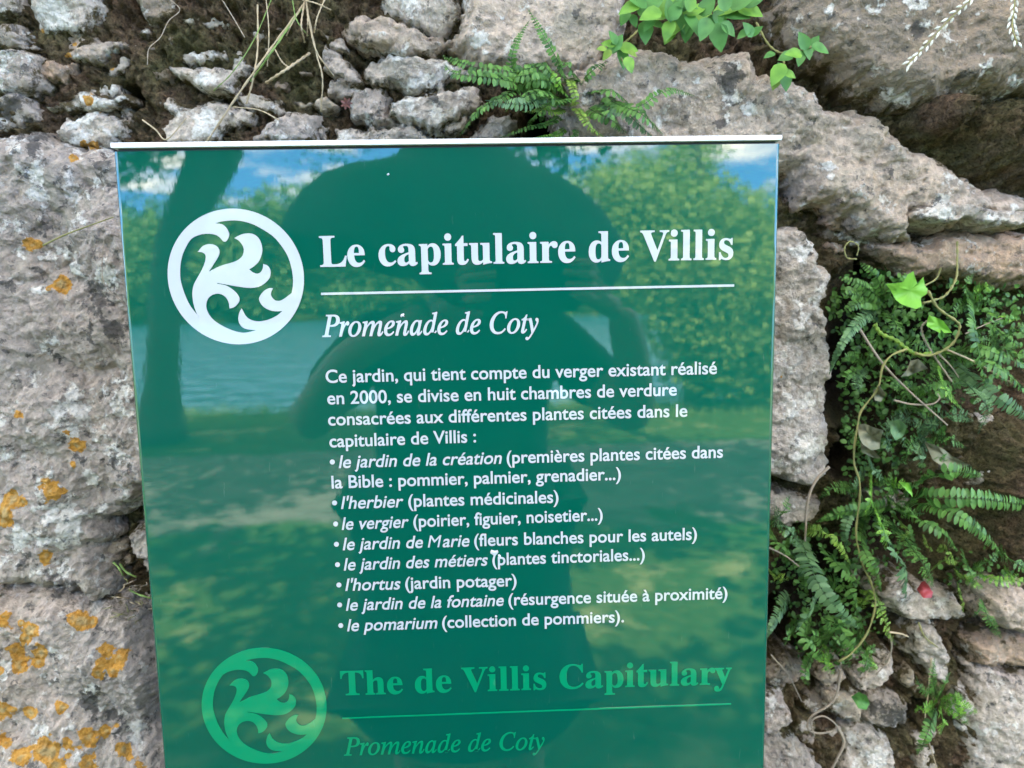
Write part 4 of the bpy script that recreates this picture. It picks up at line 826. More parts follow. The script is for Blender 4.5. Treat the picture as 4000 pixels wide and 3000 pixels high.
fern(6, (1230, 680), [
 ([(1240, 660), (1130, 620), (1070, 680)], 40, 'fern', 'lacy'), ([(1230, 690), (1180, 780), (1230, 850)], 40, 'ferngrey', 'lacy', {'d1': .14}), ([(1260, 680), (1350, 640), (1460, 700)], 40, 'fern', 'lacy'), ([(1240, 640), (1280, 560), (1250, 470)], 44, 'fern', 'lacy'), ([(1260, 700), (1400, 770), (1480, 860)], 46, 'fern', 'lacy'), ([(1230, 700), (1120, 740), (1110, 840)], 34, 'fern', 'sparse')],
 'lacy grey green fern in the dark gap beside the white block', GR)
fern(6, (1540, 950), [
 ([(1500, 900), (1650, 840), (1850, 760)], 52, 'fern', 'spleen'), ([(1480, 900), (1580, 960), (1680, 960)], 52, 'fern', 'lacy'), ([(1540, 950), (1640, 1020), (1600, 1110)], 48, 'ferngrey', 'lacy'), ([(1520, 960), (1440, 1060), (1480, 1180)], 62, 'ferngrey', 'lacy', {'d1': .14}), ([(1460, 990), (1360, 1100), (1400, 1220)], 58, 'ferngrey', 'lacy'), ([(1540, 930), (1480, 840), (1500, 760)], 46, 'fern', 'lacy'), ([(1560, 940), (1680, 890), (1720, 820)], 48, 'fern', 'lacy')],
 'soft lacy fern in the middle of the hollow under the dry stem', GR)
fern(6, (1240, 1300), [
 ([(1250, 1220), (1280, 1300), (1340, 1380)], 58, 'ferngrey', 'lacy', {'d1': .13}), ([(1240, 1320), (1180, 1400), (1130, 1470)], 50, 'ferngrey', 'lacy', {'d1': .14}), ([(1270, 1340), (1270, 1480), (1240, 1600)], 58, 'fernlight', 'lacy', {'bulge': .05, 'd1': .13}), ([(1290, 1350), (1390, 1420), (1340, 1520)], 54, 'fern', 'lacy'), ([(1290, 1400), (1420, 1400), (1520, 1440)], 44, 'fernlight', 'lacy'), ([(1200, 1440), (1040, 1430), (950, 1500)], 46, 'fern', 'lacy'), ([(1240, 1200), (1180, 1120), (1090, 1040)], 40, 'fern', 'lacy'), ([(1300, 1560), (1340, 1620), (1330, 1720)], 54, 'fern', 'lacy')],
 'green lobed fern low beside the foot of the white block', GR)
fern(6, (1430, 1500), [
 ([(1440, 1490), (1620, 1370), (1800, 1330), (1960, 1360)], 50, 'fern', 'spleen', {'bulge': .06}), ([(1420, 1490), (1650, 1490), (1950, 1500), (2360, 1560)], 52, 'fern', 'spleen', {'bulge': .07, 'd1': .17}),
 ([(1440, 1510), (1700, 1560), (1920, 1680), (2080, 1850)], 62, 'fern', 'broad', {'bulge': .07, 'd1': .16}), ([(1420, 1530), (1560, 1620), (1720, 1720), (1800, 1820)], 56, 'fern', 'broad', {'bulge': .06}), ([(1400, 1500), (1460, 1580), (1600, 1590)], 44, 'fern', 'lacy'), ([(1400, 1530), (1300, 1560), (1080, 1580), (940, 1640)], 46, 'fern', 'spleen'), ([(1430, 1480), (1380, 1400), (1400, 1330)], 44, 'fern', 'lacy')],
 'dark fern with long fronds arching right over brown moss', GR)
fern(8, (1260, 60), [
 ([(1240, 50), (1150, 80), (1110, 180), (1115, 300)], 52, 'ferngrey', 'broad'), ([(1230, 120), (1210, 280), (1290, 440), (1330, 570)], 52, 'fern', 'broad', {'bulge': .05}),
 ([(1290, 60), (1340, 170), (1370, 300)], 60, 'fernlight', 'lacy', {'bulge': .06, 'd1': .12}), ([(1300, 90), (1400, 300), (1470, 440), (1480, 610)], 88, 'ferngrey', 'broad', {'bulge': .07, 'd1': .13}), ([(1380, 120), (1520, 300), (1600, 420), (1655, 540)], 56, 'fern', 'lacy', {'bulge': .05}), ([(1240, 40), (1080, 90), (930, 140)], 50, 'fern', 'broad'), ([(1400, 90), (1480, 180), (1470, 260)], 44, 'yellow', 'lacy')],
 'big grey green fern hanging above the chalky stone', GR)
fern(8, (800, 300), [
 ([(830, 230), (890, 400), (970, 570), (1070, 690), (1195, 800)], 76, 'ferngrey', 'broad', {'bulge': .06, 'd1': .12}), ([(660, 80), (740, 170), (850, 300)], 62, 'ferngrey', 'lacy', {'bulge': .05, 'd1': .13}), ([(640, 130), (720, 90), (770, -20)], 56, 'fern', 'lacy'),
 ([(850, 200), (960, 200), (1060, 270), (1140, 400)], 44, 'yellow', 'broad', {'bulge': .07, 'd1': .12}), ([(640, 170), (690, 280), (770, 340)], 60, 'fern', 'broad'), ([(960, 300), (1080, 420), (1200, 520)], 66, 'fern', 'broad'), ([(950, 560), (900, 680), (800, 820)], 70, 'ferngrey', 'broad', {'d1': .12, 'bulge': .06}), ([(760, 330), (840, 420), (860, 560)], 62, 'fern', 'broad'),
 ([(760, 590), (690, 720), (600, 880)], 60, 'ferngrey', 'broad', {'d1': .11}), ([(630, 430), (690, 480), (760, 500)], 50, 'yellow', 'lacy'), ([(900, 700), (860, 860), (990, 1020)], 64, 'fern', 'broad'), ([(820, 780), (760, 840), (740, 900)], 44, 'fern', 'lacy'), ([(1000, 700), (1100, 830), (1190, 960)], 66, 'fern', 'broad'), ([(1000, 500), (1130, 560), (1180, 680)], 60, 'fern', 'broad')],
 'large pale toothed fern leaning out beside the panel edge', GR)
fern(8, (1180, 760), [
 ([(1180, 700), (1270, 560), (1310, 640), (1370, 800), (1420, 900)], 50, 'yellow', 'lacy', {'bulge': .04}), ([(1180, 800), (1250, 900), (1300, 930)], 54, 'fern', 'lacy'), ([(1170, 860), (1240, 980), (1200, 1090)], 60, 'fern', 'lacy'), ([(1190, 760), (1260, 720), (1330, 690)], 54, 'fern', 'lacy'), ([(1160, 840), (1070, 860), (1030, 900)], 50, 'fern', 'lacy'), ([(1220, 960), (1290, 1010), (1250, 1070)], 44, 'fernlight', 'lacy'), ([(900, 960), (860, 1080), (880, 1150)], 40, 'fern', 'sparse')],
 'bright lacy fern under the pale toothed one', GR)
fern(8, (1880, 440), [
 ([(1650, 430), (1720, 380), (1810, 390)], 34, 'yellow', 'lacy'), ([(1830, 310), (1870, 430), (1930, 560)], 40, 'fern', 'lacy'), ([(1900, 400), (1960, 470), (2100, 510), (2180, 460)], 44, 'fernlight', 'lacy'), ([(2040, 300), (2140, 380), (2260, 450)], 50, 'fern', 'lacy'), ([(1800, 520), (1830, 620), (1840, 700)], 28, 'yellow', 'sparse'), ([(1680, 300), (1740, 320), (1790, 420)], 30, 'yellow', 'sparse'), ([(1590, 230), (1620, 290), (1650, 320)], 26, 'yellow', 'sparse'), ([(1880, 430), (1980, 390), (2060, 330)], 44, 'fern', 'lacy'), ([(1860, 470), (1900, 520), (1960, 540)], 40, 'fernlight', 'lacy'), ([(2080, 430), (2160, 500), (2260, 520)], 46, 'fernlight', 'lacy'), ([(1780, 440), (1840, 480), (1900, 470)], 26, 'yellow', 'sparse')],
 'sparse yellow green fern over the mossy ledge by the red leaf', GR)
fern(8, (1960, 640), [([(1950, 620), (1990, 730), (2070, 860)], 34, 'fern', 'lacy', {'d0': .15, 'd1': .13}), ([(1960, 640), (1930, 690), (1900, 720)], 26, 'fern', 'sparse')], 'thin green frond trailing over the dark cavity', GR)
fern(8, (1690, 1240), [
 ([(1680, 1240), (1650, 1110), (1662, 975)], 34, 'fern', 'lacy'), ([(1690, 1230), (1720, 1140), (1757, 1070)], 34, 'fern', 'lacy'), ([(1700, 1240), (1800, 1270), (1925, 1320)], 48, 'fernlight', 'lacy'), ([(1700, 1260), (1790, 1310), (1870, 1390)], 44, 'fernlight', 'lacy'), ([(1680, 1250), (1600, 1290), (1535, 1300)], 42, 'fernlight', 'lacy'), ([(1690, 1270), (1710, 1360), (1700, 1450)], 44, 'fernlight', 'lacy'), ([(1670, 1290), (1610, 1460), (1555, 1580)], 36, 'fern', 'spleen'), ([(1660, 1210), (1580, 1170), (1545, 1090)], 30, 'fern', 'lacy'), ([(1700, 1230), (1780, 1220), (1840, 1230)], 38, 'fernlight', 'lacy')],
 'small bright fern tuft on the pale stone at lower right', d0=.165)

fern(6, (1650, 1130), [
 ([(1620, 1080), (1700, 1000), (1820, 980), (1900, 1020)], 52, 'ferngrey', 'lacy', {'bulge': .05}), ([(1640, 1110), (1740, 1120), (1850, 1180)], 50, 'fern', 'lacy'), ([(1620, 1100), (1560, 1040), (1500, 1040)], 46, 'ferngrey', 'lacy'), ([(1640, 1130), (1680, 1220), (1760, 1290)], 50, 'fern', 'lacy'), ([(1610, 1130), (1560, 1220), (1600, 1310)], 54, 'ferngrey', 'lacy'), ([(1600, 1110), (1500, 1180), (1480, 1280)], 50, 'fern', 'lacy')],
 'dull lacy fern between the hooked dry stem and the arching dark fern', GR)
fern(6, (2080, 560), [
 ([(2080, 540), (2160, 460), (2260, 420)], 46, 'fern', 'lacy'), ([(2060, 560), (2020, 450), (2060, 350)], 46, 'fern', 'lacy'), ([(2090, 570), (2180, 600), (2290, 590)], 50, 'fern', 'broad'), ([(2070, 580), (2050, 700), (2120, 800)], 50, 'fern', 'lacy'), ([(2060, 560), (1980, 520), (1900, 540)], 44, 'fern', 'lacy')],
 'dark fern at the right edge beside the long hanging frond', GR)
fern(8, (1000, 900), [
 ([(1000, 880), (1060, 780), (1150, 740)], 56, 'fern', 'broad'), ([(990, 900), (920, 840), (860, 900)], 56, 'fern', 'broad'), ([(1000, 910), (980, 1000), (1040, 1080)], 50, 'fernlight', 'lacy'), ([(1010, 900), (1100, 940), (1140, 1040)], 52, 'fern', 'lacy'), ([(990, 890), (1000, 800), (960, 720)], 54, 'fern', 'broad')],
 'low green fern hanging over the stones at the bottom of the fern mass', GR)

# dense small leaves filling the dark hollow
rg = np.random.default_rng(21); mb = MB()
for (c, cx_, cy_, rx, ry, n) in [(6, 1300, 330, 300, 260, 230), (6, 1750, 420, 420, 300, 300), (6, 1300, 760, 260, 240, 130), (6, 1750, 780, 330, 220, 170), (6, 2120, 420, 150, 280, 90), (6, 1350, 1380, 260, 260, 130), (8, 900, 500, 260, 360, 150), (8, 1300, 300, 260, 260, 130), (8, 1950, 440, 260, 130, 90), (2, 1440, 660, 200, 120, 70), (8, 1150, 900, 200, 180, 60), (6, 1400, 1050, 330, 260, 160), (8, 760, 250, 160, 240, 90), (8, 1000, 800, 240, 240, 110)]:
    for _ in range(int(n*1.6)):
        a = rg.uniform(0, 6.28); q = math.sqrt(rg.random()); x = cx_+rx*q*math.cos(a); y = cy_+ry*q*math.sin(a)
        dv_ = np.array([rg.normal(), rg.normal()*.4-.3, rg.normal()]); dv_ /= np.linalg.norm(dv_); nl = TOCAM+rg.normal(0, .5, 3); nl -= dv_*nl.dot(dv_); nl /= np.linalg.norm(nl)
        L = rg.uniform(.0032, .0075); leaflet(mb, np.array(P(c, x, y, rg.uniform(.17, .235))), dv_, nl, L, L*.75, rg.random(), .2, 'oval')
tag(mb.build('undergrowth', LEAF['fern'], None), 'small dark leaves filling the hollow behind the hanging ferns', 'undergrowth', kind='stuff')

# the climbing vine with two pale lobed leaves
def lobed(name, parent, c, pts, m, dep=.12, cup=None, label=None):
    """a leaf blade from its outline in crop pixels; the first point is the stalk end, the blade cups along its midrib"""
    cup = cup or (.011 if m == 'dead' else .004)
    pts = [np.array(q, float) for q in pts]; dense = []
    for i in range(len(pts)):
        a, b = pts[i], pts[(i+1) % len(pts)]; dense += [a, (a+b)/2+np.array([random.uniform(-2, 2), random.uniform(-2, 2)])]
    ctr = sum(dense)/len(dense); ax = ctr-pts[0]; ax /= np.linalg.norm(ax)+1e-9; sz_ = max(np.linalg.norm(q-ctr) for q in dense)
    mb = MB(); V = []; rings = [1.0, .66, .33]
    def pt(q):
        d = q-ctr; off = abs(d[0]*-ax[1]+d[1]*ax[0])/sz_; al = d.dot(ax)/sz_
        return P(c, q[0], q[1], dep-cup*2.2*off+cup*1.5*al*al+cup*.5*math.sin(7*off+5*al))
    for r_ in rings:
        for q in dense: V.append(pt(ctr+(q-ctr)*r_))
    V.append(pt(ctr)); n = len(dense); F = []
    for k in range(2):
        for i in range(n): F.append((k*n+i, k*n+(i+1) % n, (k+1)*n+(i+1) % n, (k+1)*n+i))
    for i in range(n): F.append((2*n+i, 2*n+(i+1) % n, 3*n))
    mb.add(V, F, .4)
    for i in range(len(mb.A)): mb.A[i] = .25+.5*random.random()
    if parent is None:
        o = mb.build(name, LEAF[m], None); cen = np.mean(mb.V, 0); o.location = cen
        for v in o.data.vertices: v.co -= Vector(cen)
        return o
    o = mb.build(name, LEAF[m], parent); return o
vn_ = empty('climbing_vine', tuple(P(6, 1790, 100, .17)), 'climbing vine with two bright lobed leaves and looping stems over the ferns', 'vine')
def stem(parent, c, pts, r, m, d0=.13, d1=.13, bulge=.0, name='stem', n=40):
    mb = MB(); pp = path3(c, pts, d0, d1, bulge, n); mb.tube(pp, [r*(.9+.25*math.sin(i*1.3)) for i in range(len(pp))], 6, .5); return mb.build(name, LEAF[m], parent)
lobed('leaf', vn_, 6, [(1600, 180), (1592, 128), (1552, 168), (1530, 92), (1495, 112), (1468, 158), (1420, 168), (1358, 172), (1390, 215), (1420, 270), (1450, 295), (1490, 310), (1545, 328), (1580, 310), (1575, 260), (1612, 235), (1618, 205)], 'vine', .105)
lobed('leaf', vn_, 6, [(1615, 395), (1625, 365), (1660, 375), (1715, 400), (1745, 440), (1770, 475), (1720, 475), (1690, 475), (1640, 450), (1610, 430)], 'vine', .115)
lobed('leaf', vn_, 6, [(1690, 450), (1715, 470), (1722, 500), (1700, 520), (1680, 495)], 'herb', .112)
for pts, r, m, a, b in [([(1700, 70), (1670, 140), (1600, 182)], .0009, 'stem', .17, .11), ([(1620, 215), (1680, 320), (1790, 400), (1815, 440), (1780, 530), (1700, 590), (1610, 615), (1540, 600)], .0014, 'stem', .11, .12),
    ([(1800, -90), (1800, 30), (1792, 140), (1730, 240), (1650, 275), (1590, 290)], .0012, 'stem', .16, .12), ([(1615, 400), (1580, 440), (1600, 520), (1660, 620), (1765, 775)], .0011, 'root', .12, .13),
    ([(1290, 420), (1330, 480), (1420, 520), (1490, 575), (1560, 610), (1640, 600)], .0022, 'yellow', .13, .12), ([(1490, 575), (1400, 610), (1340, 680), (1320, 790), (1290, 850), (1210, 950), (1190, 1020), (1165, 1180), (1165, 1290), (1195, 1380), (1200, 1480), (1185, 1600), (1175, 1720), (1200, 1850), (1225, 1930), (1270, 2020), (1295, 2140), (1270, 2260), (1230, 2350), (1150, 2450), (1065, 2505)], .0012, 'stem', .12, .13)]:
    stem(vn_, 6, pts, r, m, a, b, n=60)
stem(vn_, 3, [(1180, 1600), (1120, 1590), (1105, 1530), (1140, 1490), (1190, 1520), (1180, 1580)], .0008, 'stem', .13, .13, name='tendril')
# dry stems, roots and fallen leaves
def lone(name, c, pts, r, m, label, cat, group=None, d0=.14, d1=.14, bulge=0):
    p0 = P(c, pts[0][0], pts[0][1], d0); o = empty(name, tuple(p0), label, cat, group)
    mb = MB(); pp = path3(c, pts, d0, d1, bulge, 40); mb.tube(pp, np.linspace(r, r*.6, len(pp)), 6, .5)
    ob = mb.build(name, LEAF[m], None); bpy.data.objects.remove(o); cen = np.array(p0)
    for v in ob.data.vertices: v.co -= Vector(cen)
    ob.location = tuple(cen); return tag(ob, label, cat, group)
lone('dry_stem', 6, [(1165, 400), (1330, 650), (1500, 830), (1740, 1045)], .0013, 'root', 'straight dry grey stem slanting across the ferns', 'stem', d0=.13, d1=.12)
lone('dry_stem', 6, [(1680, 600), (1760, 680), (1810, 750)], .0009, 'root', 'short forked dry stem under the second vine leaf', 'stem', d0=.125, d1=.13)
lone('dry_stem', 6, [(1740, 580), (1900, 650), (2060, 740), (2150, 790)], .0010, 'straw', 'tan dry stem running right from the vine loop', 'stem', d0=.125, d1=.14)
lone('dry_stem', 6, [(1410, 890), (1520, 915), (1640, 915), (1690, 880), (1680, 850)], .0011, 'root', 'hooked pale dry stem lying in the middle of the ferns', 'stem', d0=.125, d1=.125)
lone('dry_stem', 6, [(1850, 480), (1980, 420), (2110, 370)], .0007, 'root', 'thin dry twig rising right among small leaves', 'stem', d0=.14, d1=.14)
lone('root', 6, [(1010, 1300), (940, 1370), (895, 1450), (870, 1560), (865, 1680), (860, 1760)], .0016, 'root', 'pale bare root hanging below the white block', 'root', d0=.135, d1=.14)
lone('root', 8, [(1060, 1140), (1080, 1060), (1040, 1240), (900, 1340), (880, 1420), (960, 1445), (1060, 1410), (980, 1340), (900, 1370), (920, 1460)], .0013, 'root', 'curled tan root loop at the bottom right of the panel', 'root', d0=.16, d1=.15)
lone('root', 8, [(1060, 1400), (1100, 1500), (1060, 1600), (1030, 1660)], .0020, 'root', 'thick pale root running down at the bottom edge', 'root', d0=.16, d1=.16)
lone('root', 8, [(1370, 800), (1395, 900), (1370, 1000), (1300, 1080)], .0011, 'root', 'thin root hanging left of the brown mossy knob', 'root', d0=.14, d1=.15)
lone('dry_stem', 8, [(1640, 980), (1620, 1200), (1605, 1400), (1680, 1680)], .0008, 'straw', 'long dry grass stem crossing the small bright fern', 'stem', d0=.14, d1=.15)
lone('dry_stem', 8, [(1560, 760), (1600, 850), (1680, 915)], .0010, 'stem', 'short dark stem leaning on the chalky stone', 'stem', d0=.13, d1=.13)
lone('dry_stem', 8, [(640, 300), (740, 350), (830, 420)], .0010, 'root', 'grey stem poking from behind the panel edge', 'stem', d0=.13, d1=.13)
lone('dry_stem', 8, [(650, 960), (760, 1090), (840, 1250)], .0008, 'root', 'thin grey stem below the toothed fern', 'stem', d0=.15, d1=.16)
lone('dry_stem', 8, [(1380, 820), (1450, 830), (1500, 850)], .0012, 'straw', 'stubby tan stem beside the brown knob', 'stem', d0=.13, d1=.13)
for c, pts, m, dep, lb in [(6, [(1185, 1040), (1230, 1035), (1290, 1060), (1345, 1075), (1330, 1120), (1320, 1190), (1270, 1200), (1215, 1160), (1190, 1100)], 'dead', .125, 'withered grey leaf hanging on the long vine stem'),
    (6, [(1510, 645), (1560, 635), (1620, 695), (1560, 715), (1500, 740), (1450, 745), (1490, 700)], 'dead', .12, 'withered pale leaf under the vine loop'),
    (6, [(1600, 1150), (1660, 1165), (1720, 1195), (1760, 1230), (1820, 1260), (1880, 1290), (1800, 1315), (1720, 1300), (1650, 1260)], 'dead', .14, 'long withered spotted leaf right of the hollow'),
    (6, [(1380, 1020), (1440, 1010), (1490, 1050), (1470, 1110), (1420, 1140), (1390, 1090)], 'ferngrey', .13, 'dull grey green leaf in the middle of the ferns'),
    (6, [(1280, 830), (1320, 800), (1360, 850), (1330, 900), (1290, 890)], 'dead', .13, 'small crumpled leaf beside the vine stem'),
    (6, [(1200, 1150), (1260, 1170), (1330, 1250), (1270, 1240), (1210, 1210)], 'dead', .13, 'narrow withered leaf under the larger withered one'),
    (8, [(1550, 555), (1580, 510), (1600, 505), (1625, 535), (1650, 575), (1640, 610), (1590, 610)], 'red', .135, 'red leaf caught on the chalky stone'),
    (8, [(1145, 1220), (1190, 1190), (1240, 1210), (1260, 1260), (1240, 1300), (1190, 1290)], 'herb', .15, 'single green leaf on the stones at lower right'),
    (6, [(1440, 1395), (1500, 1400), (1520, 1440), (1525, 1490), (1490, 1450)], 'vine', .12, 'small bright green leaf above the arching fern')]:
    tag(lobed('leaf', None, c, pts, m, dep), lb, 'leaf')

# the leafy herb at the top right
def herb(name, c, root, lv, label, stems):
    o = empty(name, tuple(P(c, root[0], root[1], .16)), label, 'herb')
    for pts in stems: stem(o, c, pts, .0011, 'stem', .16, .12)
    for (x, y, ang, L, m) in lv:
        mb = MB(); a = R(ang); d2 = np.array([math.cos(a), random.uniform(-.35, .05), math.sin(a)]); d2 /= np.linalg.norm(d2)
        nl = TOCAM+np.array([random.uniform(-.4, .4), 0, random.uniform(0, .6)]); nl -= d2*nl.dot(d2); nl /= np.linalg.norm(nl)
        L *= 1.22; leaflet(mb, np.array(P(c, x, y, random.uniform(.095, .13)))-d2*L*CPX*.5, d2, nl, L*CPX, L*CPX*.68, .5, .12, 'broad')
        for i in range(len(mb.A)): mb.A[i] = random.uniform(.2, .8)
        mb.build('leaf', LEAF[m], o)
    return o
lv = []
for (x, y, ang, L) in [(1830, 50, 200, 110), (1800, 110, 240, 80), (1880, 10, 150, 100), (1960, 40, 30, 130), (1960, 90, 200, 110), (2060, 30, 80, 110), (2030, 90, 10, 110), (2120, 60, 60, 100), (2160, 120, 300, 140), (2070, 190, 250, 100), (2180, 30, 350, 120), (1930, 200, 270, 110), (1950, 150, 230, 80), (2000, 150, 340, 100), (2150, 20, 120, 80), (1860, 130, 290, 60)]: lv.append((x, y, ang, L, random.choice(('herb', 'herb', 'fernlight'))))
for (x, y, ang, L) in [(30, 60, 100, 110), (70, 20, 40, 90), (110, 130, 280, 120), (60, 170, 230, 110), (180, 60, 20, 120), (230, 90, 340, 130), (170, 150, 300, 120), (260, 30, 60, 110), (300, 170, 270, 130), (340, 130, 300, 110), (330, 230, 280, 130), (240, 180, 250, 110), (380, 60, 10, 130), (440, 90, 350, 130), (420, 20, 70, 130), (520, 60, 340, 140), (480, 10, 30, 120), (20, 210, 250, 100), (540, 10, 20, 100), (390, 180, 320, 90), (130, 200, 260, 100), (150, 0, 90, 100), (360, 0, 100, 100)]:
    lv.append((x+2054, y, ang, L, random.choice(('herb', 'herb', 'fernlight'))))
herb('herb', 2, (2200, -60), lv, 'leafy green herb hanging over the top edge right of the little fern', [[(2250, -90), (2150, 20), (2080, 120)], [(2300, -90), (2400, 40), (2380, 220)], [(2200, -90), (2000, -10), (1850, 60)], [(2350, -90), (2500, 20), (2580, 60)]])
herb('herb', 2, (1790, 240), [(1700, 270, 170, 70, 'fernlight'), (1720, 310, 210, 80, 'herb'), (1690, 340, 230, 60, 'yellow'), (1760, 260, 60, 80, 'herb'), (1760, 300, 300, 70, 'herb'), (1830, 300, 350, 90, 'fernlight'), (1790, 360, 280, 100, 'herb'), (1830, 400, 290, 80, 'fernlight'), (1850, 330, 330, 50, 'yellow'), (1730, 230, 120, 70, 'herb'), (1660, 300, 180, 50, 'yellow')],
     'small separate herb sprig right of the upright fern fronds', [[(1900, 170), (1830, 240), (1760, 300), (1800, 400)]])
herb('herb', 3, (700, 300), [(510, 180, 130, 80, 'herb'), (560, 190, 40, 70, 'herb'), (480, 210, 210, 70, 'herb'), (850, 250, 120, 90, 'herb'), (910, 270, 60, 90, 'herb'), (960, 300, 340, 90, 'herb'), (880, 320, 280, 80, 'herb'), (790, 330, 180, 90, 'fernlight'), (740, 350, 200, 80, 'herb'), (830, 360, 260, 80, 'herb'), (690, 460, 240, 110, 'fernlight'), (740, 490, 280, 110, 'herb'), (720, 420, 130, 70, 'herb'), (680, 500, 250, 90, 'yellow'), (640, 340, 200, 60, 'herb'), (770, 460, 330, 60, 'fernlight')],
     'herb sprig trailing down over the slanting rock', [[(560, 140), (640, 280), (740, 330), (900, 290)], [(720, 330), (730, 400), (710, 480)]])

# grass tuft at the top left and seeding grass at the top right
gt = empty('grass_tuft', tuple(P(1, 1880, -20, .17)), 'tuft of dry and green grass stems hanging at the top left', 'grass tuft')
for pts, r, m, b in [(q[0], q[1]*.75, q[2], q[3]) for q in [([(1880, 20), (1700, 260), (1500, 540), (1270, 885)], .0013, 'straw', .03), ([(1870, 40), (1690, 300), (1550, 500)], .0014, 'blade', .05), ([(1690, -40), (1570, 240), (1440, 440), (1320, 560)], .0007, 'blade', .02), ([(1590, 30), (1590, 300), (1560, 500), (1520, 640)], .0012, 'straw', .02), ([(1910, 330), (1780, 420), (1645, 510)], .0018, 'straw', .03), ([(1890, 20), (1950, 320), (1990, 480), (1980, 690)], .0010, 'straw', .03),
    ([(1890, 10), (1920, 200), (1960, 330), (2060, 470)], .0009, 'straw', .03), ([(1870, 30), (1800, 150), (1770, 220)], .0008, 'straw', .03), ([(1360, -20), (1440, 110), (1510, 230)], .0007, 'root', .0), ([(1640, -30), (1660, 200), (1650, 410)], .0008, 'straw', .02), ([(2020, -40), (1960, 100), (1940, 200)], .0010, 'straw', .02), ([(1880, 10), (1860, 150), (1880, 260)], .0011, 'straw', .04), ([(1890, 0), (1900, 120), (1895, 220)], .0009, 'straw', .04), ([(1040, -10), (1110, 60), (1040, 130), (990, 230), (920, 300), (910, 400)], .0006, 'root', .0), ([(1800, -30), (1830, 120), (1900, 220)], .0008, 'blade', .03), ([(1690, 290), (1740, 380), (1790, 420)], .0009, 'straw', .01), ([(1440, 660), (1600, 680), (1720, 740)], .0008, 'straw', .01), ([(1870, 0), (1950, 20), (2040, 60)], .0010, 'straw', .03)]]:
    stem(gt, 1, pts, r, m, .16, .13, b, name='blade')
lone('dry_stem', 1, [(880, 740), (960, 800), (1030, 860), (1150, 730)], .0008, 'straw', 'bent dry stem low in the rubble left of the grass tuft', 'stem', d0=.15, d1=.13)
lone('dry_stem', 4, [(265, -65), (400, -130), (560, -190), (700, -240)], .0008, 'stem', 'thin green stem lying across the great left boulder', 'stem', d0=.12, d1=.11)
lone('dry_stem', 4, [(640, -90), (630, 60), (650, 180), (760, 290)], .0005, 'root', 'fine pale stem on the boulder beside the panel edge', 'stem', d0=.12, d1=.11)
gt2 = empty('grass_tuft', tuple(P(7, 830, 480, .17)), 'small mossy tuft of dry grass left of the panel', 'grass tuft')
for k in range(26):
    x = random.uniform(650, 930); y = random.uniform(520, 760); an = random.uniform(0, 6.28); L = random.uniform(40, 130)
    stem(gt2, 7, [(x, y), (x+L*.5*math.cos(an)+random.uniform(-20, 20), y+L*.3*math.sin(an)), (x+L*math.cos(an), y+L*.6*math.sin(an))], .0005, random.choice(('straw', 'root', 'stem')), .17, .15, .02, name='blade', n=10)
for pts in [[(740, 400), (780, 450), (840, 480)], [(800, 560), (860, 590), (930, 610)], [(700, 390), (730, 420), (760, 470)]]: stem(gt2, 7, pts, .0010, 'blade', .16, .14, .01, name='blade', n=10)
def seedhead(c, pts, n, label, ln=46):
    o = empty('seeding_grass', tuple(P(c, pts[0][0], pts[0][1], .10)), label, 'grass'); stem(o, c, pts, .0006, 'stem', .10, .07); p2 = spline([np.array(q, float) for q in pts], 60)
    for k in range(n):
        t = .12+.88*k/(n-1); i = min(int(t*60), 59); q = p2[i]; d = p2[i+1]-p2[i]; d /= np.linalg.norm(d); sg = (-1)**k; an = math.atan2(d[1], d[0])+sg*random.uniform(.15, .5)
        q = q+np.array([-d[1], d[0]])*sg*random.uniform(4, 16); e = q+np.array([math.cos(an), math.sin(an)])*ln*random.uniform(.7, 1.15)
        A = np.array(P(c, q[0], q[1], .10-.03*t)); B = np.array(P(c, e[0], e[1], .097-.03*t)); mb = MB(); mb.tube([A, A*.7+B*.3, A*.35+B*.65, B], [.0003, .0011, .0009, .0001], 6, random.random()); mb.build('spikelet', LEAF['seed'], o)
seedhead(3, [(1960, -90), (1870, 10), (1760, 110), (1650, 230), (1560, 330), (1490, 400)], 24, 'pale seed head of grass dangling at the top right')
seedhead(3, [(2160, -60), (2150, 60), (2140, 160), (2170, 270)], 16, 'second grass seed head at the right edge', 42)
rp = empty('rosette', tuple(P(2, 80, 640, .18)), 'tiny dark red rosette plant in the joint above the panel', 'plant')
for k in range(14):
    a = k*.9; mb = MB(); d2 = np.array([math.cos(a), -.4, math.sin(a)]); d2 /= np.linalg.norm(d2); nl = TOCAM-d2*TOCAM.dot(d2); nl /= np.linalg.norm(nl)
    leaflet(mb, np.array(P(2, 85, 640, .165)), d2, nl, .006, .0026, random.random(), .1, 'oval'); mb.build('leaf', LEAF['darkred'], rp)

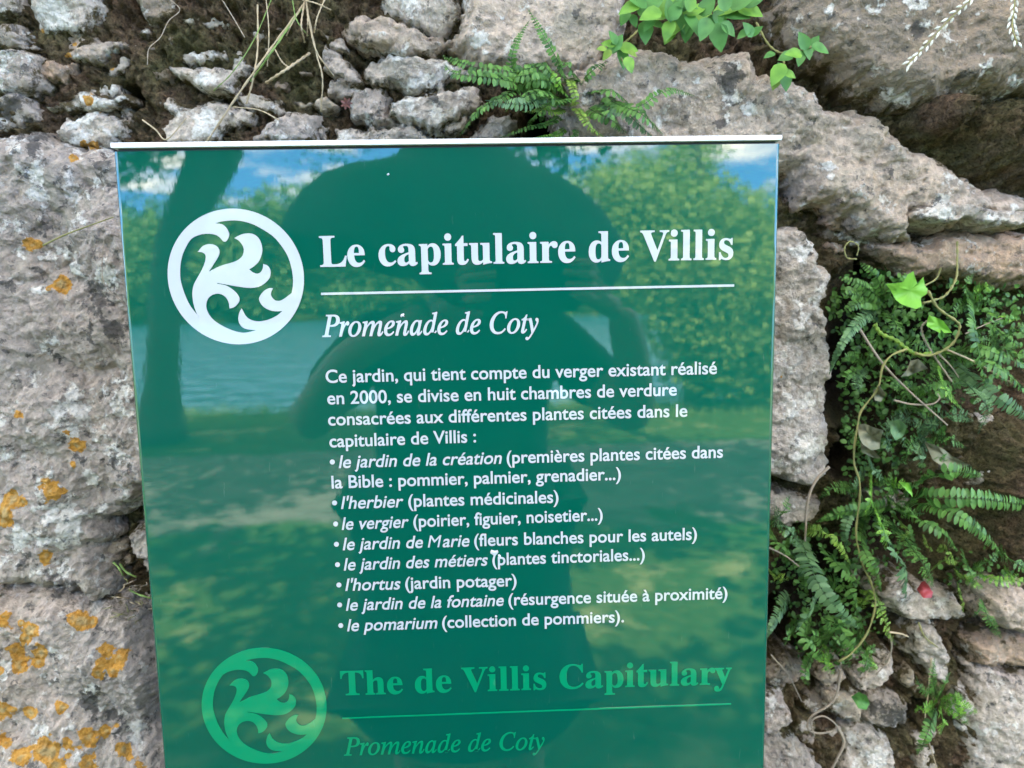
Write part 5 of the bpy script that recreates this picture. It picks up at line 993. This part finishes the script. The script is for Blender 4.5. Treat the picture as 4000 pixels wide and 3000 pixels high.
# ------------------------------------------------------------------ the photographer, seen only as a dark mirror image
SKIN = simple('skin', (0.42, 0.25, 0.18), 0.5, 0.08, 30); CLOTH = simple('navy_cloth', (0.020, 0.022, 0.030), 0.9, 0.3, 25); 
HATM = simple('dark_hat', (0.035, 0.033, 0.03), 0.9, 0.25, 40, bumps=.3); HAIR = simple('brown_hair', (0.04, 0.025, 0.015), 0.6, 0.3, 60); SHOE = simple('shoe_leather', (0.05, 0.04, 0.035), 0.6); LENS = simple('dark_glass', (0.01, 0.01, 0.012), 0.08)
def skin(name, J, E, mtl, parent, root=0, sub=2):
    me = bpy.data.meshes.new(name); base = np.array(parent.location) if parent else np.zeros(3)
    me.from_pydata([tuple(np.array(j[:3])-base) for j in J], E, []); me.update(); o = bpy.data.objects.new(name, me); COL.objects.link(o)
    o.modifiers.new('skin', 'SKIN'); sm = o.modifiers.new('sub', 'SUBSURF'); sm.levels = sub; sm.render_levels = sub
    lay = me.skin_vertices[0].data
    for i, j in enumerate(J):
        r = j[3] if hasattr(j[3], '__len__') else (j[3], j[3]); lay[i].radius = r; lay[i].use_root = (i == root)
    dg = bpy.context.evaluated_depsgraph_get(); dg.update(); m2 = bpy.data.meshes.new_from_object(o.evaluated_get(dg)); bpy.data.objects.remove(o); m2.name = name
    o = bpy.data.objects.new(name, m2); COL.objects.link(o); m2.materials.clear(); m2.materials.append(mtl); m2.polygons.foreach_set('use_smooth', np.ones(len(m2.polygons), bool))
    if parent: o.parent = parent
    return o
HX, HY = -.03, -.90
man = empty('person', (HX, HY-.06, 0), 'person in a wide dark hat holding up a phone, mirrored dark in the panel', 'person')
yb = HY-.08
J = [(HX, yb, .93, (.155, .11)), (HX, yb, 1.10, (.135, .10)), (HX, yb, 1.27, (.16, .11)), (HX, yb, 1.37, (.10, .075)), (HX, HY-.05, 1.43, .052), (HX, HY-.03, 1.49, .06),
     (HX, HY-.02, 1.56, (.078, .092)), (HX, HY-.025, 1.64, (.075, .09)),
     (HX-.17, yb+.01, 1.345, .058), (HX-.29, HY+.06, 1.19, .045), (HX-.17, HY+.21, 1.33, .033), (HX-.045+.03, -.655, 1.42, .026),
     (HX+.19, yb+.01, 1.345, .058), (HX+.34, HY+.06, 1.19, .045), (HX+.30, HY+.21, 1.33, .033), (.235, -.655, 1.42, .026),
     (HX-.095, yb, .84, .095), (HX-.11, yb+.02, .48, .06), (HX-.115, yb-.01, .10, .04), (HX-.12, yb+.12, .035, .035),
     (HX+.095, yb, .84, .095), (HX+.11, yb+.02, .48, .06), (HX+.115, yb-.01, .10, .04), (HX+.12, yb+.12, .035, .035)]
J[10] = (-.215, HY+.17, 1.33, .034); J[11] = (-.062, -.66, 1.41, .026); J[15] = (.247, -.66, 1.41, .026)
E_ = [(0, 1), (1, 2), (2, 3), (3, 4), (4, 5), (5, 6), (6, 7), (2, 8), (8, 9), (9, 10), (10, 11), (2, 12), (12, 13), (13, 14), (14, 15), (0, 16), (16, 17), (17, 18), (18, 19), (0, 20), (20, 21), (21, 22), (22, 23)]
skin('body', J, E_, SKIN, man)
JC = [(HX, yb, .45, (.30, .22)), (HX, yb, .66, (.27, .20)), (HX, yb, .84, (.24, .18)), (HX, yb, .98, (.215, .16)), (HX, yb, 1.12, (.185, .14)), (HX, yb, 1.27, (.205, .145)), (HX, yb-.005, 1.365, (.10, .08)), (HX-.175, yb+.01, 1.345, .068), (HX-.265, HY+.02, 1.225, .062), (HX+.195, yb+.01, 1.345, .068), (HX+.30, HY+.02, 1.225, .062)]
dress = skin('dress', JC, [(0, 1), (1, 2), (2, 3), (3, 4), (4, 5), (5, 6), (5, 7), (7, 8), (5, 9), (9, 10)], CLOTH, man, 2)
def lump(name, c, r, mtl, parent, sq=(1, 1, 1), n=14, jit=0):
    V = []; F = []; m_ = n//2
    for i in range(m_+1):
        for k in range(n):
            a, b = math.pi*i/m_, 2*math.pi*k/n; q = 1+jit*math.sin(3*b+2*a); V.append((c[0]+r*sq[0]*q*math.sin(a)*math.cos(b), c[1]+r*sq[1]*q*math.sin(a)*math.sin(b), c[2]+r*sq[2]*math.cos(a)))
    for i in range(m_):
        for k in range(n): F.append((i*n+k, (i+1)*n+k, (i+1)*n+(k+1) % n, i*n+(k+1) % n))
    mb = MB(); mb.add(V, F); return mb.build(name, mtl, parent)
lump('nose', (HX, HY+.075, 1.555), 1, SKIN, man, (.013, .02, .024)); lump('mouth', (HX, HY+.066, 1.505), 1, simple('lips', (.35, .13, .11), .5), man, (.026, .01, .007))
for sg in (-1, 1):
    lump('eye', (HX+sg*.032, HY+.066, 1.585), .012, LENS, man, (1.2, .6, .7)); lump('ear', (HX+sg*.082, HY-.02, 1.565), 1, SKIN, man, (.012, .022, .034))
lump('hair', (HX, HY-.045, 1.595), 1, HAIR, man, (.093, .095, .115))
V = []; F = []; prof = [(0, .135), (.06, .130), (.10, .112), (.125, .088), (.155, .070), (.20, .048), (.25, .012), (.29, -.032), (.32, -.08), (.335, -.12), (.33, -.124), (.26, -.01), (.20, .03), (.12, .05), (.10, .0)]
n = 40
for r_, z in prof:
    for k in range(n):
        a = 2*math.pi*k/n; fl = max(0, r_-.12); V.append((HX+.005+r_*math.cos(a)*.98, HY-.02+r_*math.sin(a)*.92, 1.60+z+fl*.16*math.cos(2*a+.6)+fl*.12*math.sin(3*a+1)+fl*.07*math.sin(7*a)-fl*.18*math.cos(a)))
for i in range(len(prof)-1):
    for k in range(n): F.append((i*n+k, (i+1)*n+k, (i+1)*n+(k+1) % n, i*n+(k+1) % n))
mb = MB(); mb.add(V, F); mb.build('hat', HATM, man)
for sg in (-1, 1):
    mb = MB(); x = HX+sg*.12; mb.tube([(x, yb-.05, .04), (x, yb+.03, .045), (x, yb+.12, .04), (x, yb+.18, .03)], [.035, .042, .044, .025], 10); mb.build('shoe', SHOE, man)
PC = np.array([.095, -.6070, 1.445])
for sx_, xh, xp in ((-1, -.062, PC[0]-.083), (1, .247, PC[0]+.083)):          # each hand: palm behind the end of the phone, four fingers curling round its back, thumb in front of the screen
    Jh = [(xh, -.665, 1.405, .024), (xp-sx_*-.012, -.645, 1.432, (.030, .016)), (xp+sx_*.010, -.632, 1.45, (.032, .014))]; Eh = [(0, 1), (1, 2)]
    for k, (dz, ln_) in enumerate(((.028, .030), (.012, .036), (-.006, .034), (-.022, .026))):
        b0 = len(Jh); z = 1.45+dz
        Jh += [(xp+sx_*.016, -.622, z, .0095), (xp+sx_*.014, -.604, z+.002, .0088), (xp-sx_*ln_*.5, -.5935, z+.004, .0078), (xp-sx_*ln_*.9, -.594, z+.006, .0066)]; Eh += [(2, b0), (b0, b0+1), (b0+1, b0+2), (b0+2, b0+3)]
    b0 = len(Jh); Jh += [(xp-sx_*.002, -.640, 1.463, .011), (xp-sx_*.018, -.628, 1.475, .0092), (xp-sx_*.032, -.622, 1.478, .0075)]; Eh += [(1, b0), (b0, b0+1), (b0+1, b0+2)]
    skin('hand', Jh, Eh, SKIN, man, 1)
ph = empty('phone', tuple(PC), 'dark phone held sideways in both hands, mirrored in the panel', 'phone')
bm = bmesh.new(); bmesh.ops.create_cube(bm, size=1); bmesh.ops.scale(bm, vec=(.163, .0078, .076), verts=bm.verts)
bmesh.ops.bevel(bm, geom=[e for e in bm.edges if abs(e.verts[0].co.y-e.verts[1].co.y) > .001], offset=.008, segments=4, affect='EDGES'); bmesh.ops.bevel(bm, geom=list(bm.edges), offset=.0006, segments=1, affect='EDGES')
me = bpy.data.meshes.new('case'); bm.to_mesh(me); bm.free(); me.materials.append(simple('phone_black', (.015, .016, .018), .35)); o = bpy.data.objects.new('case', me); COL.objects.link(o); o.parent = ph
mb = MB(); mb.tube([(CAM[0]+.012, PC[1]+.0035, CAM[2]+.012), (CAM[0]+.012, PC[1]+.0055, CAM[2]+.012)], .006, 16); mb.build('lens', LENS, ph)
mb = MB(); mb.box((PC[0], PC[1]-.0040, PC[2]), (.152, .0006, .068)); mb.build('screen', LENS, ph, False)
